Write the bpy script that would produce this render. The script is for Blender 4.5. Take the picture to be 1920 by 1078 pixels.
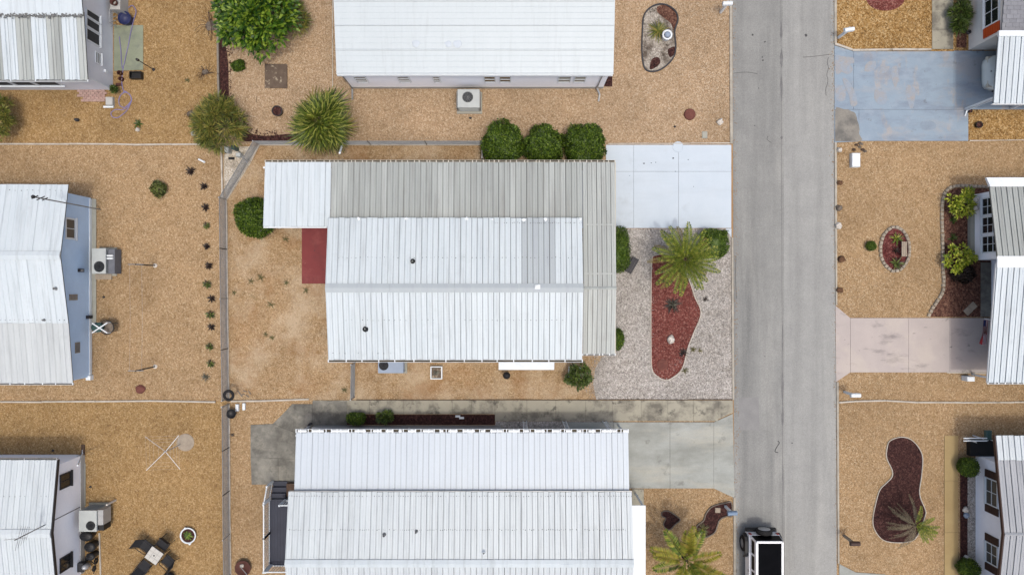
import bpy, math, random
import numpy as np
from mathutils import Vector, Matrix, Euler
random.seed(7); rng = np.random.default_rng(7)
for o in list(bpy.data.objects): bpy.data.objects.remove(o)
scene = bpy.context.scene
C = scene.collection
R = math.radians
# ------------------------------------------------------------------ camera, sky, sun, exposure
CAM_H = 37.4            # drone height above ground, metres
FPX = 1346.4            # focal length in photo pixels (1920 wide)
cam = bpy.data.cameras.new('camera'); camo = bpy.data.objects.new('camera', cam); C.objects.link(camo)
camo.location = (0, 0, CAM_H); camo.rotation_euler = (0, 0, 0)
cam.sensor_width = 36; cam.lens = 36 * FPX / 1920; cam.clip_end = 2000; cam.clip_start = 0.5
scene.camera = camo
SUN = Vector((0.125, -0.185, 1)).normalized()
w = bpy.data.worlds.new('World'); scene.world = w; w.use_nodes = True
nt = w.node_tree; bg = nt.nodes['Background']
sky = nt.nodes.new('ShaderNodeTexSky'); sky.sky_type = 'NISHITA'; sky.sun_disc = False
sky.sun_elevation = math.asin(SUN.z); sky.sun_rotation = math.atan2(SUN.x, SUN.y)
sky.air_density = 1.0; sky.dust_density = 5.5; sky.ozone_density = 0.0
nt.links.new(sky.outputs[0], bg.inputs[0]); bg.inputs[1].default_value = 0.15
sl = bpy.data.lights.new('sun', 'SUN'); sl.energy = 1.0; sl.angle = R(3.0); sl.color = (1, 0.98, 0.93)
so = bpy.data.objects.new('sun', sl); C.objects.link(so); so.location = (5, -8, 60)
so.rotation_euler = SUN.to_track_quat('Z', 'Y').to_euler()
scene.view_settings.view_transform = 'Standard'; scene.view_settings.look = 'None'
scene.view_settings.exposure = 0.50; scene.view_settings.gamma = 1
scene.view_settings.use_curve_mapping = False
# ------------------------------------------------------------------ survey: photo measurement -> metres at height h
def X(px, h=0.0): return (px - 960) * (CAM_H - h) / FPX
def Y(py, h=0.0): return (539 - py) * (CAM_H - h) / FPX
def XY(px, py, h=0.0): return (X(px, h), Y(py, h))
M1 = CAM_H / FPX        # metres per pixel on the ground
# ------------------------------------------------------------------ object helpers
def tag(o, label=None, cat=None, group=None, kind=None):
    if label: o['label'] = label
    if cat: o['category'] = cat
    if group: o['group'] = group
    if kind: o['kind'] = kind
    return o
def thing(name, label, cat, loc=(0, 0, 0), group=None):
    o = bpy.data.objects.new(name, None); C.objects.link(o); o.location = loc; o.empty_display_size = .3
    return tag(o, label, cat, group)
def wloc(o):
    v = Vector((0, 0, 0))
    while o: v = v + Vector(o.location); o = o.parent
    return v
def link(name, me, parent=None, loc=None, rot=None, scale=None):
    o = bpy.data.objects.new(name, me); C.objects.link(o); o.parent = parent
    if loc is not None: o.location = loc
    if rot is not None: o.rotation_euler = rot
    if scale is not None: o.scale = scale if hasattr(scale, '__len__') else (scale,) * 3
    return o
class MB:
    def __init__(s): s.v = []; s.f = []; s.m = []; s.mi = 0
    def add(s, vs, fs):
        b = len(s.v); s.v += [tuple(v) for v in vs]
        for f in fs: s.f.append(tuple(i + b for i in f)); s.m.append(s.mi)
        return s
    def box(s, x0, y0, z0, x1, y1, z1):
        return s.add([(x0,y0,z0),(x1,y0,z0),(x1,y1,z0),(x0,y1,z0),(x0,y0,z1),(x1,y0,z1),(x1,y1,z1),(x0,y1,z1)],
                     [(3,2,1,0),(4,5,6,7),(0,1,5,4),(1,2,6,5),(2,3,7,6),(3,0,4,7)])
    def bbox(s, x0, y0, z0, x1, y1, z1, b=.02):     # box with a chamfered top
        return s.add([(x0,y0,z0),(x1,y0,z0),(x1,y1,z0),(x0,y1,z0),(x0,y0,z1-b),(x1,y0,z1-b),(x1,y1,z1-b),(x0,y1,z1-b),
                      (x0+b,y0+b,z1),(x1-b,y0+b,z1),(x1-b,y1-b,z1),(x0+b,y1-b,z1)],
                     [(3,2,1,0),(0,1,5,4),(1,2,6,5),(2,3,7,6),(3,0,4,7),(4,5,9,8),(5,6,10,9),(6,7,11,10),(7,4,8,11),(8,9,10,11)])
    def prism(s, poly, z0, z1):
        a = sum(poly[i][0]*poly[(i+1)%len(poly)][1]-poly[(i+1)%len(poly)][0]*poly[i][1] for i in range(len(poly)))
        if a < 0: poly = poly[::-1]
        n = len(poly); vs = [(x,y,z0) for x,y in poly]+[(x,y,z1) for x,y in poly]
        return s.add(vs, [tuple(range(n-1,-1,-1)), tuple(range(n,2*n))]+[(i,(i+1)%n,n+(i+1)%n,n+i) for i in range(n)])
    def sheet(s, poly, z):
        a = sum(poly[i][0]*poly[(i+1)%len(poly)][1]-poly[(i+1)%len(poly)][0]*poly[i][1] for i in range(len(poly)))
        if a < 0: poly = poly[::-1]
        return s.add([(x,y,z) for x,y in poly], [tuple(range(len(poly)))])
    def xprism(s, x0, x1, prof):                    # profile in (y,z) extruded along x
        n = len(prof); vs = [(x0,y,z) for y,z in prof]+[(x1,y,z) for y,z in prof]
        return s.add(vs, [tuple(range(n)), tuple(range(2*n-1,n-1,-1))]+[(i,n+i,n+(i+1)%n,(i+1)%n) for i in range(n)])
    def tube(s, pts, r, n=6, r2=None, cap=True):
        pts = [Vector(p) for p in pts]; N = len(pts); vs = []
        for i, p in enumerate(pts):
            d = (pts[min(i+1,N-1)]-pts[max(i-1,0)]).normalized()
            u = d.cross(Vector((0,0,1)))
            if u.length < 1e-3: u = Vector((1,0,0))
            u.normalize(); v = d.cross(u)
            rr = r if r2 is None else r+(r2-r)*i/max(1,N-1)
            for k in range(n):
                a = 2*math.pi*k/n; q = p+u*math.cos(a)*rr+v*math.sin(a)*rr; vs.append(tuple(q))
        fs = [(i*n+k, i*n+(k+1)%n, (i+1)*n+(k+1)%n, (i+1)*n+k) for i in range(N-1) for k in range(n)]
        if cap: fs += [tuple(range(n-1,-1,-1)), tuple(range((N-1)*n, N*n))]
        return s.add(vs, fs)
    def cyl(s, cx, cy, z0, z1, r, n=16, r1=None):
        r1 = r if r1 is None else r1
        vs = [(cx+r*math.cos(2*math.pi*k/n), cy+r*math.sin(2*math.pi*k/n), z0) for k in range(n)]
        vs += [(cx+r1*math.cos(2*math.pi*k/n), cy+r1*math.sin(2*math.pi*k/n), z1) for k in range(n)]
        return s.add(vs, [tuple(range(n-1,-1,-1)), tuple(range(n,2*n))]+[(k,(k+1)%n,n+(k+1)%n,n+k) for k in range(n)])
    def lathe(s, cx, cy, prof, n=20, closed=False):
        vs = []; m = len(prof)
        for r, z in prof: vs += [(cx+r*math.cos(2*math.pi*k/n), cy+r*math.sin(2*math.pi*k/n), z) for k in range(n)]
        fs = [(i*n+k, i*n+(k+1)%n, (i+1)*n+(k+1)%n, (i+1)*n+k) for i in range(m-1) for k in range(n)]
        if closed: fs += [((m-1)*n+k, (m-1)*n+(k+1)%n, (k+1)%n, k) for k in range(n)]
        return s.add(vs, fs)
    def blob(s, cx, cy, cz, rx, ry, rz, nu=10, nv=7, amp=.15, seed=0):
        rr = random.Random(seed); ph = [(rr.uniform(-3,3),rr.uniform(-3,3),rr.uniform(-3,3),rr.uniform(0,6)) for _ in range(5)]
        vs = []
        for j in range(nv+1):
            t = math.pi*j/nv
            for i in range(nu):
                a = 2*math.pi*i/nu; d = (math.sin(t)*math.cos(a), math.sin(t)*math.sin(a), math.cos(t))
                k = 1+amp*sum(math.sin(p[0]*d[0]*2+p[1]*d[1]*2+p[2]*d[2]*2+p[3]) for p in ph)/2.2
                vs.append((cx+rx*k*d[0], cy+ry*k*d[1], cz+rz*k*d[2]))
        return s.add(vs, [(j*nu+i, (j+1)*nu+i, (j+1)*nu+(i+1)%nu, j*nu+(i+1)%nu) for j in range(nv) for i in range(nu)])
    def ring(s, poly, wd, z0, z1):                  # closed border strip along a polygon
        n = len(poly); a = sum(poly[i][0]*poly[(i+1)%n][1]-poly[(i+1)%n][0]*poly[i][1] for i in range(n))
        if a < 0: poly = poly[::-1]
        inn = []
        for i in range(n):
            d = Vector(poly[(i+1)%n])-Vector(poly[i-1]); d = Vector((d[0],d[1])).normalized()
            inn.append((poly[i][0]-d[1]*wd, poly[i][1]+d[0]*wd))
        vs = [(x,y,z0) for x,y in poly]+[(x,y,z1) for x,y in poly]+[(x,y,z1) for x,y in inn]+[(x,y,z0) for x,y in inn]
        return s.add(vs, [(i+k*n,(i+1)%n+k*n,(i+1)%n+(k+1)*n,i+(k+1)*n) for k in range(3) for i in range(n)])
    def mesh(s, name, mats, off=(0,0,0), smooth=False):
        me = bpy.data.meshes.new(name); ox,oy,oz = off
        me.from_pydata([(x-ox,y-oy,z-oz) for x,y,z in s.v], [], s.f)
        for m in (mats if isinstance(mats,(list,tuple)) else [mats]): me.materials.append(m)
        me.polygons.foreach_set('material_index', s.m)
        if smooth: me.polygons.foreach_set('use_smooth', [True]*len(s.f))
        me.update(); return me
    def build(s, name, mats, parent=None, smooth=False, at=None):
        # vertices are world coordinates; a child's mesh is stored relative to its parent
        base = wloc(parent) if parent else Vector((0,0,0))
        if at is None and not parent:
            a = np.array(s.v); at = (float(a[:,0].mean()), float(a[:,1].mean()), float(a[:,2].min()))
        at = Vector(at) if at is not None else base
        o = link(name, s.mesh(name, mats, at, smooth), parent, at-base); return o
def smooth_poly(pts, k=5, closed=True):
    n = len(pts); out = []
    for i in range(n if closed else n-1):
        g = (lambda j: pts[j % n]) if closed else (lambda j: pts[max(0, min(n-1, j))])
        p0,p1,p2,p3 = g(i-1),g(i),g(i+1),g(i+2)
        for j in range(k):
            t = j/k
            out.append(tuple(.5*(2*p1[c]+(p2[c]-p0[c])*t+(2*p0[c]-5*p1[c]+4*p2[c]-p3[c])*t*t+(3*p1[c]-p0[c]-3*p2[c]+p3[c])*t**3) for c in range(len(p1))))
    if not closed: out.append(tuple(pts[-1]))
    return out
def pxy(pts, h=0): return [XY(a, b, h) for a, b in pts]
def rectp(x0, y0, x1, y1): return [(x0,y0),(x1,y0),(x1,y1),(x0,y1)]
# ------------------------------------------------------------------ materials
KA = 0.70    # colours below were read off the bright exposure; real albedo is this fraction
def lin(c, k=None): return tuple((KA if k is None else k)*((v/255)/12.92 if v/255 <= .04045 else ((v/255+.055)/1.055)**2.4) for v in c)+(1,)
def mnew(name):
    m = bpy.data.materials.new(name); m.use_nodes = True; nt = m.node_tree; b = nt.nodes['Principled BSDF']
    b.inputs['Specular IOR Level'].default_value = .3
    return m, nt, b
def nod(nt, t, **kw):
    n = nt.nodes.new(t)
    for k, v in kw.items(): setattr(n, k, v)
    return n
def ramp(nt, stops, inter='LINEAR'):
    r = nod(nt, 'ShaderNodeValToRGB'); r.color_ramp.interpolation = inter
    e = r.color_ramp.elements
    while len(e) < len(stops): e.new(.5)
    for i, (p, c) in enumerate(stops): e[i].position = p; e[i].color = c
    return r
def mixc(nt, fac, a, b, blend='MIX'):
    m = nod(nt, 'ShaderNodeMix', data_type='RGBA', blend_type=blend)
    for s, v in ((0, fac), (6, a), (7, b)):
        if hasattr(v, 'is_linked') or hasattr(v, 'links'): nt.links.new(v, m.inputs[s])
        else: m.inputs[s].default_value = v
    return m.outputs[2]
def coords(nt, stretch=(1,1,1), obj=False, rot=0):
    if obj: src = nod(nt, 'ShaderNodeTexCoord').outputs['Object']
    else: src = nod(nt, 'ShaderNodeNewGeometry').outputs['Position']
    mp = nod(nt, 'ShaderNodeMapping'); mp.inputs['Scale'].default_value = stretch; mp.inputs['Rotation'].default_value = (0,0,rot)
    nt.links.new(src, mp.inputs[0]); return mp.outputs[0]
def noise(nt, vec, scale, detail=5, rough=.6, off=0):
    n = nod(nt, 'ShaderNodeTexNoise'); n.inputs['Scale'].default_value = scale; n.inputs['Detail'].default_value = detail
    n.inputs['Roughness'].default_value = rough
    if off:
        a = nod(nt, 'ShaderNodeVectorMath', operation='ADD'); a.inputs[1].default_value = (off, off*1.7, off*.3)
        nt.links.new(vec, a.inputs[0]); vec = a.outputs[0]
    nt.links.new(vec, n.inputs['Vector']); return n.outputs[0]
def band(nt, val, lo, hi):
    r = ramp(nt, [(lo, (0,0,0,1)), (hi, (1,1,1,1))]); nt.links.new(val, r.inputs[0]); return r.outputs[0]
def surf(name, c, c2=None, scale=2.0, rough=.8, grain=None, stains=(), stretch=(1,1,1), objrand=0, metal=0, bump=0, bscale=60, obj=False, spec=.3, k=None):
    m, nt, b = mnew(name); b.inputs['Roughness'].default_value = rough; b.inputs['Metallic'].default_value = metal
    b.inputs['Specular IOR Level'].default_value = spec
    vec = coords(nt, stretch, obj); c2 = c2 or tuple(max(0, v*.88) for v in c)
    out = mixc(nt, band(nt, noise(nt, vec, scale), .3, .7), lin(c,k), lin(c2,k))
    v0 = coords(nt, (1,1,1), obj)
    for k, st in enumerate(stains):     # (colour, scale, lo, hi, stretch, strength)
        col_, sc, lo, hi = st[:4]; sv = coords(nt, st[4], obj) if len(st) > 4 and st[4] else v0
        f = band(nt, noise(nt, sv, sc, 6, .65, 3.1*(k+1)), lo, hi)
        if len(st) > 5:
            mu = nod(nt, 'ShaderNodeMath', operation='MULTIPLY'); mu.inputs[1].default_value = st[5]; nt.links.new(f, mu.inputs[0]); f = mu.outputs[0]
        out = mixc(nt, f, out, lin(col_))
    if grain:
        g = band(nt, noise(nt, v0, grain[0], 2, .7, 9), .25, .75)
        gr = ramp(nt, [(0, (1-grain[1],)*3+(1,)), (1, (1+grain[1]*.6,)*3+(1,))]); nt.links.new(g, gr.inputs[0])
        out = mixc(nt, 1.0, out, gr.outputs[0], 'MULTIPLY')
    if objrand:
        oi = nod(nt, 'ShaderNodeObjectInfo'); rr = ramp(nt, [(0, (1-objrand,)*3+(1,)), (1, (1,1,1,1))]); nt.links.new(oi.outputs['Random'], rr.inputs[0])
        out = mixc(nt, 1.0, out, rr.outputs[0], 'MULTIPLY')
    nt.links.new(out, b.inputs['Base Color'])
    if bump:
        bp = nod(nt, 'ShaderNodeBump'); bp.inputs['Strength'].default_value = bump; bp.inputs['Distance'].default_value = .02
        nt.links.new(noise(nt, v0, bscale, 3, .7, 5), bp.inputs['Height']); nt.links.new(bp.outputs[0], b.inputs['Normal'])
    return m
def gravel(name, cols, scale=23, patch=None, big=None, rough=.9):
    # loose stones: every Voronoi cell is one stone with its own colour, joints between are deeper
    m, nt, b = mnew(name); b.inputs['Roughness'].default_value = rough; b.inputs['Specular IOR Level'].default_value = .2
    v0 = coords(nt)
    dn = nod(nt, 'ShaderNodeTexNoise'); dn.inputs['Scale'].default_value = 9; nt.links.new(v0, dn.inputs['Vector'])
    dv = nod(nt, 'ShaderNodeVectorMath', operation='MULTIPLY_ADD'); dv.inputs[1].default_value = (.06,.06,.06)
    nt.links.new(dn.outputs[1], dv.inputs[0]); nt.links.new(v0, dv.inputs[2]); vec = dv.outputs[0]
    vo = nod(nt, 'ShaderNodeTexVoronoi'); vo.inputs['Scale'].default_value = scale; nt.links.new(vec, vo.inputs['Vector'])
    sp = nod(nt, 'ShaderNodeSeparateColor'); nt.links.new(vo.outputs['Color'], sp.inputs[0])
    n = len(cols); rp = ramp(nt, [((i+.5)/n, lin(c)) for i, c in enumerate(cols)]); nt.links.new(sp.outputs[0], rp.inputs[0])
    vo2 = nod(nt, 'ShaderNodeTexVoronoi'); vo2.inputs['Scale'].default_value = scale*.72; nt.links.new(vec, vo2.inputs['Vector'])
    sp2 = nod(nt, 'ShaderNodeSeparateColor'); nt.links.new(vo2.outputs['Color'], sp2.inputs[0])
    rp2 = ramp(nt, [((i+.5)/n, lin(c)) for i, c in enumerate(cols)]); nt.links.new(sp2.outputs[1], rp2.inputs[0])
    out = mixc(nt, band(nt, noise(nt, v0, 14, 3, .7), .35, .65), rp.outputs[0], rp2.outputs[0])
    # slow change of tone over the yard
    tone = ramp(nt, [(.28, (.80,.79,.77,1)), (.5, (.97,.97,.97,1)), (.72, (1.07,1.06,1.05,1))]); nt.links.new(noise(nt, v0, .32, 5, .62, 4), tone.inputs[0])
    out = mixc(nt, 1.0, out, tone.outputs[0], 'MULTIPLY')
    t2 = ramp(nt, [(.3, (.88,.87,.85,1)), (.5, (1,1,1,1)), (.72, (1.06,1.06,1.06,1))]); nt.links.new(noise(nt, v0, 1.7, 5, .7, 11), t2.inputs[0])
    out = mixc(nt, 1.0, out, t2.outputs[0], 'MULTIPLY')
    for k, p in enumerate(patch or ()):
        f = band(nt, noise(nt, v0, p[1], 6, .7, 7.7*(k+1)), p[2], p[3])
        mu = nod(nt, 'ShaderNodeMath', operation='MULTIPLY'); mu.inputs[1].default_value = p[4]; nt.links.new(f, mu.inputs[0])
        out = mixc(nt, mu.outputs[0], out, lin(p[0]))
    nt.links.new(out, b.inputs['Base Color'])
    bp = nod(nt, 'ShaderNodeBump'); bp.inputs['Strength'].default_value = .7; bp.inputs['Distance'].default_value = .03; bp.invert = True
    nt.links.new(vo.outputs['Distance'], bp.inputs['Height']); nt.links.new(bp.outputs[0], b.inputs['Normal'])
    return m
def leafmat(name, cols, trans=.25, rough=.5):
    m, nt, b = mnew(name); b.inputs['Roughness'].default_value = rough; b.inputs['Specular IOR Level'].default_value = .35
    g = nod(nt, 'ShaderNodeNewGeometry'); n = len(cols)
    rp = ramp(nt, [((i+.5)/n, lin(c)) for i, c in enumerate(cols)]); nt.links.new(g.outputs['Random Per Island'], rp.inputs[0])
    nv = noise(nt, coords(nt), 1.6, 3, .6); tn = ramp(nt, [(.3,(.75,.78,.7,1)),(.7,(1.2,1.15,1.05,1))]); nt.links.new(nv, tn.inputs[0])
    out = mixc(nt, 1.0, rp.outputs[0], tn.outputs[0], 'MULTIPLY')
    nt.links.new(out, b.inputs['Base Color'])
    tr = nod(nt, 'ShaderNodeBsdfTranslucent'); nt.links.new(out, tr.inputs[0])
    ms = nod(nt, 'ShaderNodeMixShader'); ms.inputs[0].default_value = trans
    nt.links.new(b.outputs[0], ms.inputs[1]); nt.links.new(tr.outputs[0], ms.inputs[2])
    nt.links.new(ms.outputs[0], nt.nodes['Material Output'].inputs[0]); return m
def glassmat(name, c=(30,34,38), rough=.08):
    m, nt, b = mnew(name); b.inputs['Base Color'].default_value = lin(c); b.inputs['Roughness'].default_value = rough
    b.inputs['Specular IOR Level'].default_value = .6; return m
G_TAN = [(134, 108, 77), (160, 132, 96), (171, 143, 106), (165, 137, 101), (178, 150, 114), (196, 174, 141)]
G_GOLD = [(124, 96, 61), (149, 119, 77), (161, 131, 87), (155, 125, 82), (169, 140, 96), (189, 164, 123)]
G_PINK = [(140, 116, 89), (166, 140, 109), (177, 152, 121), (172, 146, 115), (184, 159, 129), (201, 182, 155)]
G_DEEP = [(100, 73, 38), (144, 109, 60), (166, 131, 80), (156, 119, 68), (180, 147, 96), (206, 179, 132)]
G_WHITE = [(122, 118, 112), (156, 151, 145), (174, 169, 162), (166, 161, 155), (186, 181, 174), (208, 204, 197)]
MT = {}
MT['gr_gold'] = gravel('gravel_golden', G_GOLD)
MT['gr_tan'] = gravel('gravel_tan', G_TAN)
MT['gr_pink'] = gravel('gravel_pinkish', G_PINK)
MT['gr_deep'] = gravel('gravel_deep_gold', G_DEEP, 19)
MT['gr_back'] = gravel('gravel_sandy', G_TAN, 23, patch=[((200,182,154), .5, .46, .64, .6), ((146,104,64), .6, .52, .68, .45), ((112,104,70), 1.4, .64, .72, .35)])
MT['gr_white'] = gravel('gravel_white', G_WHITE, 21)
MT['mulch_red'] = gravel('mulch_red', [(84,42,38),(104,54,48),(117,62,55),(110,58,52),(127,72,64),(158,112,102)], 20)
MT['mulch_dark'] = gravel('mulch_dark', [(34,20,20),(52,30,28),(66,38,36),(58,34,33),(76,48,44),(96,66,58)], 16)
MT['mulch_maroon'] = gravel('mulch_maroon', [(40,22,22),(54,31,30),(63,37,35),(59,34,32),(71,44,40),(96,66,60)], 18)
MT['mulch_brown'] = gravel('mulch_brown', [(60,36,30),(86,56,46),(104,72,60),(96,64,54),(116,84,70),(140,106,88)], 16)
MT['sand'] = gravel('sand_pale', [(150,138,118),(186,176,158),(204,196,180),(198,188,170),(214,206,192),(226,220,208)], 22, patch=[((120,112,98), 1.5, .52, .66, .6)])
MT['soil_mix'] = gravel('sand_and_soil', [(128,120,108),(158,150,138),(172,164,152),(166,158,146),(182,175,164),(204,198,188)], 22, patch=[((78,66,56), 1.1, .48, .62, .8), ((60,50,40), 2.4, .55, .64, .7)])
MT['road'] = surf('asphalt_old', (153,154,150), (143,144,141), 1.1, .9, (22,.24), [((120,121,119), 1.2, .42, .70, (1,.05,1), .8), ((176,176,170), .9, .5, .7, (1,.10,1), .55), ((122,122,120), .4, .54, .74, None, .45)])
MT['road_lane'] = surf('asphalt_lighter', (165,166,162), (155,156,153), 1.1, .9, (22,.22), [((138,139,136), 1.3, .45, .72, (1,.05,1), .75), ((184,184,178), .8, .5, .72, (1,.10,1), .5), ((140,140,138), .45, .58, .76, None, .4)])
MT['tar'] = surf('tar', (104,104,104), (128,128,127), 3, .8, (30,.1))
MT['patch'] = surf('asphalt_patch', (136,136,135), (148,148,146), 2, .9, (40,.15))
MT['conc'] = surf('concrete', (172,172,160), (158,158,148), 1.6, .9, (30,.10), [((118,116,106), .75, .52, .72, None, .65), ((186,186,172), 1.9, .55, .75, None, .4)], bump=.1)
MT['conc_dk'] = surf('concrete_weathered', (146,144,134), (128,126,118), 1.3, .9, (30,.14), [((86,84,78), .7, .42, .62, None, .8), ((172,168,154), 1.4, .5, .7, None, .6), ((70,68,64), 1.7, .56, .68, None, .5)], bump=.1)
MT['conc_gr'] = surf('concrete_grey_drive', (174,178,172), (162,166,161), 1.4, .9, (24,.10), [((136,138,130), .8, .44, .66, (.45,1,1), .7), ((188,185,170), .9, .52, .68, (.3,1.4,1), .5), ((116,116,110), 1.5, .60, .70, None, .6)], bump=.08)
MT['conc_walk'] = surf('concrete_walk', (176,172,154), (164,160,144), 1.6, .9, (30,.10), [((104,100,92), .9, .48, .62, None, .8), ((76,74,70), 1.6, .58, .66, None, .7)], objrand=.14)
MT['conc_tan'] = surf('concrete_tan', (182,160,114), (172,148,104), 1.2, .9, (30,.1), objrand=.08)
MT['paint_pale'] = surf('paint_pale_blue', (200,212,221), (194,207,217), 1.2, .6, (20,.03), [((182,192,200), 1.0, .5, .75, (.2,1,1), .5), ((170,176,180), .7, .6, .74, None, .4)])
MT['paint_blue'] = surf('paint_worn_blue', (148,166,180), (140,157,172), 1.4, .7, (22,.08), [((166,166,166), .5, .5, .62, (.7,1.4,1), .6), ((178,166,154), .8, .56, .64, (1.5,.6,1), .55), ((124,136,152), .7, .48, .62, (.6,1.6,1), .6), ((108,112,116), 1.6, .62, .70, None, .7), ((160,172,184), 1.2, .55, .7, None, .5)])
MT['bare_dirt'] = surf('concrete_stained', (152,148,138), (132,129,122), 2, .9, (24,.14), [((96,96,94), .8, .54, .66, None, .7)])
MT['paint_pink'] = surf('paint_dusty_pink', (188,178,172), (178,169,164), 1.0, .7, (22,.05), [((122,116,116), .9, .56, .68, (.5,1.5,1), .7), ((198,188,176), .7, .5, .65, None, .5), ((96,92,94), 2.2, .64, .70, (.6,1.4,1), .7)])
MT['paint_red'] = surf('paint_red_patio', (128,54,54), (120,50,50), 1.5, .7, (20,.04), [((146,80,76), 1.3, .5, .72, None, .6), ((98,46,46), .9, .52, .7, None, .5), ((172,120,108), 3.2, .66, .72, None, .6)])
MT['kerb'] = surf('kerb_concrete', (188,182,168), (160,154,142), 2.5, .9, (18,.12))
MT['white_edge'] = surf('edging_white', (206,200,188), (176,168,154), 2.2, .8, (14,.1), [((140,130,112), 1.5, .58, .68, None, .7)])
MT['crack'] = surf('crack_filler', (70,70,70), (88,88,88), 4, .9)
def roofmat(name, c, c2, rnd=.05, dirt=(150,150,146), amt=.5, rough=.45, lo=.55):
    return surf(name, c, c2, 1.2, rough, (9,.03), [(dirt, 1.5, lo, .8, (3,.16,1), amt), (dirt, .9, .6, .8, None, amt*.5)], (1.6,.25,1), rnd)
MT['rf_white'] = roofmat('roof_white', (212,222,226), (204,215,220), .05, (158,164,166), .6, lo=.5)
MT['rf_white2'] = roofmat('roof_white_dirty', (211,220,223), (203,212,216), .06, (150,156,158), .6, lo=.5)
MT['rf_grey'] = roofmat('roof_grey', (174,180,176), (165,171,168), .10, (142,143,139), .8, lo=.48)
MT['rf_greyw'] = roofmat('roof_pale_grey', (186,192,188), (176,182,179), .08, (150,152,148), .8, lo=.48)
MT['rf_blue'] = roofmat('roof_blue_grey', (184,193,196), (177,186,190), .04, (160,164,174), .4)
MT['rf_smooth'] = roofmat('roof_smooth', (204,214,221), (199,209,217), .025, (188,194,196), .5, .4)
MT['rf_bright'] = roofmat('roof_bright', (200,210,213), (196,206,209), .02, (180,187,190), .6, .4)
MT['rf_stripe'] = roofmat('roof_striped_grey', (176,180,184), (160,165,170), .1, (112,114,116), .6)
MT['rf_off'] = roofmat('roof_off_white', (202,208,208), (193,199,200), .06, (154,158,158), .6, lo=.5)
MT['shingle'] = surf('shingle_grey', (150,152,156), (136,138,143), 3, .9, (26,.2))
MT['deck'] = surf('roof_underlay', (78,78,76), (64,64,62), 4, .9)
MT['screw'] = surf('screw_heads', (98,100,100), (120,120,118), 4, .7)
MT['trim'] = surf('trim_white', (208,214,216), (198,204,207), 3, .5, (12,.03), k=.95)
MT['fascia'] = surf('fascia_cream', (206,202,188), (190,186,172), 3, .6, (12,.06))
MT['gutterdirt'] = surf('gutter_dirt', (72,66,56), (96,90,76), 5, .9)
MT['wall_white'] = surf('wall_white', (226,229,234), (220,223,229), 1.5, .6, (10,.03), k=1.08)
MT['wall_grey'] = surf('wall_grey', (196,199,204), (186,190,196), 1.5, .6, (10,.03), k=1.08)
MT['wall_blue'] = surf('wall_blue', (174,198,222), (166,190,215), 1.5, .6, (10,.04), k=1.08)
MT['wall_tan'] = surf('wall_pale_tan', (206,204,198), (196,194,188), 1.5, .7, (10,.04), k=1.08)
MT['skirt'] = surf('skirting', (190,190,186), (170,170,166), 2, .8, (10,.06))
MT['glass'] = glassmat('window_glass')
MT['glass_lt'] = glassmat('window_glass_blinds', (84,84,80), .2)
MT['blind'] = surf('blinds', (176,172,160), (150,146,136), 6, .6, stretch=(1,1,8))
MT['screen'] = surf('insect_screen', (70,72,74), (56,58,60), 6, .8)
MT['black'] = surf('black_plastic', (28,29,31), (38,39,41), 3, .5)
MT['blackm'] = surf('black_metal', (34,34,36), (44,44,46), 3, .4)
MT['char'] = surf('charcoal', (58,58,62), (48,48,52), 3, .6)
MT['navy'] = surf('deck_navy', (56,60,74), (48,52,66), 2, .6, (14,.06), objrand=.06)
MT['brown'] = surf('brown_paint', (78,58,50), (66,48,42), 3, .6)
MT['orange'] = surf('orange_shutter', (202,84,34), (190,76,30), 3, .5)
MT['mesh'] = surf('fence_wire', (172,174,174), (156,158,158), 4, .5, k=.75)
MT['mulch_oval'] = gravel('mulch_oval', [(70,32,32),(90,42,40),(102,48,46),(96,45,43),(112,58,54),(140,92,86)], 18)
MT['galv'] = surf('galvanised', (152,154,154), (134,136,136), 4, .45, (16,.06), metal=.3)
MT['alu'] = surf('aluminium', (186,188,188), (170,172,172), 4, .4, metal=.3)
MT['ac_grey'] = surf('ac_grey', (188,194,192), (176,182,181), 2.5, .5, (10,.03))
MT['ac_blue'] = surf('ac_bluegrey', (150,166,186), (140,155,174), 2.5, .5, (10,.03))
MT['ac_dark'] = surf('ac_coil', (60,64,68), (48,52,56), 6, .6)
MT['ac_mid'] = surf('ac_duct', (112,116,124), (98,102,110), 4, .6)
MT['block'] = surf('edge_block', (186,176,158), (164,152,136), 5, .9, (22,.14), objrand=.18)
MT['brickp'] = surf('pink_paver', (196,168,156), (178,146,136), 5, .9, (22,.1), objrand=.16)
MT['rock_w'] = surf('rock_white', (222,218,210), (196,188,174), 5, .8, (14,.14))
MT['rock_b'] = surf('rock_brown', (120,88,62), (88,62,44), 5, .9, (14,.2))
MT['rock_g'] = surf('rock_grey', (132,122,110), (98,88,78), 5, .9, (14,.2))
MT['slate'] = surf('slab_dark', (112,98,84), (92,78,68), 3, .9, (20,.12), [((176,164,142), 2.2, .56, .64, None, .9)])
MT['terra'] = surf('terracotta_dark', (92,56,48), (74,44,38), 3, .8, (12,.1))
MT['stone_paver'] = surf('paver_stone', (176,164,146), (150,138,122), 3, .9, (16,.1))
MT['green_pad'] = surf('mossy_concrete', (150,156,134), (132,140,120), 1.8, .9, (24,.1), [((112,118,112), 1.0, .5, .68, None, .6)])
MT['wood_old'] = surf('old_wood', (150,142,130), (124,116,106), 6, .9, (20,.12), stretch=(1,6,1), obj=True)
MT['stick'] = surf('dead_wood', (104,84,68), (76,60,50), 8, .9)
MT['hose'] = surf('hose_lilac', (140,134,176), (124,118,160), 3, .5)
MT['tub_blue'] = surf('tub_blue', (52,60,104), (44,50,90), 3, .5)
MT['tileborder'] = surf('table_tile', (206,204,196), (190,188,180), 8, .4, (18,.05))
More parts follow.
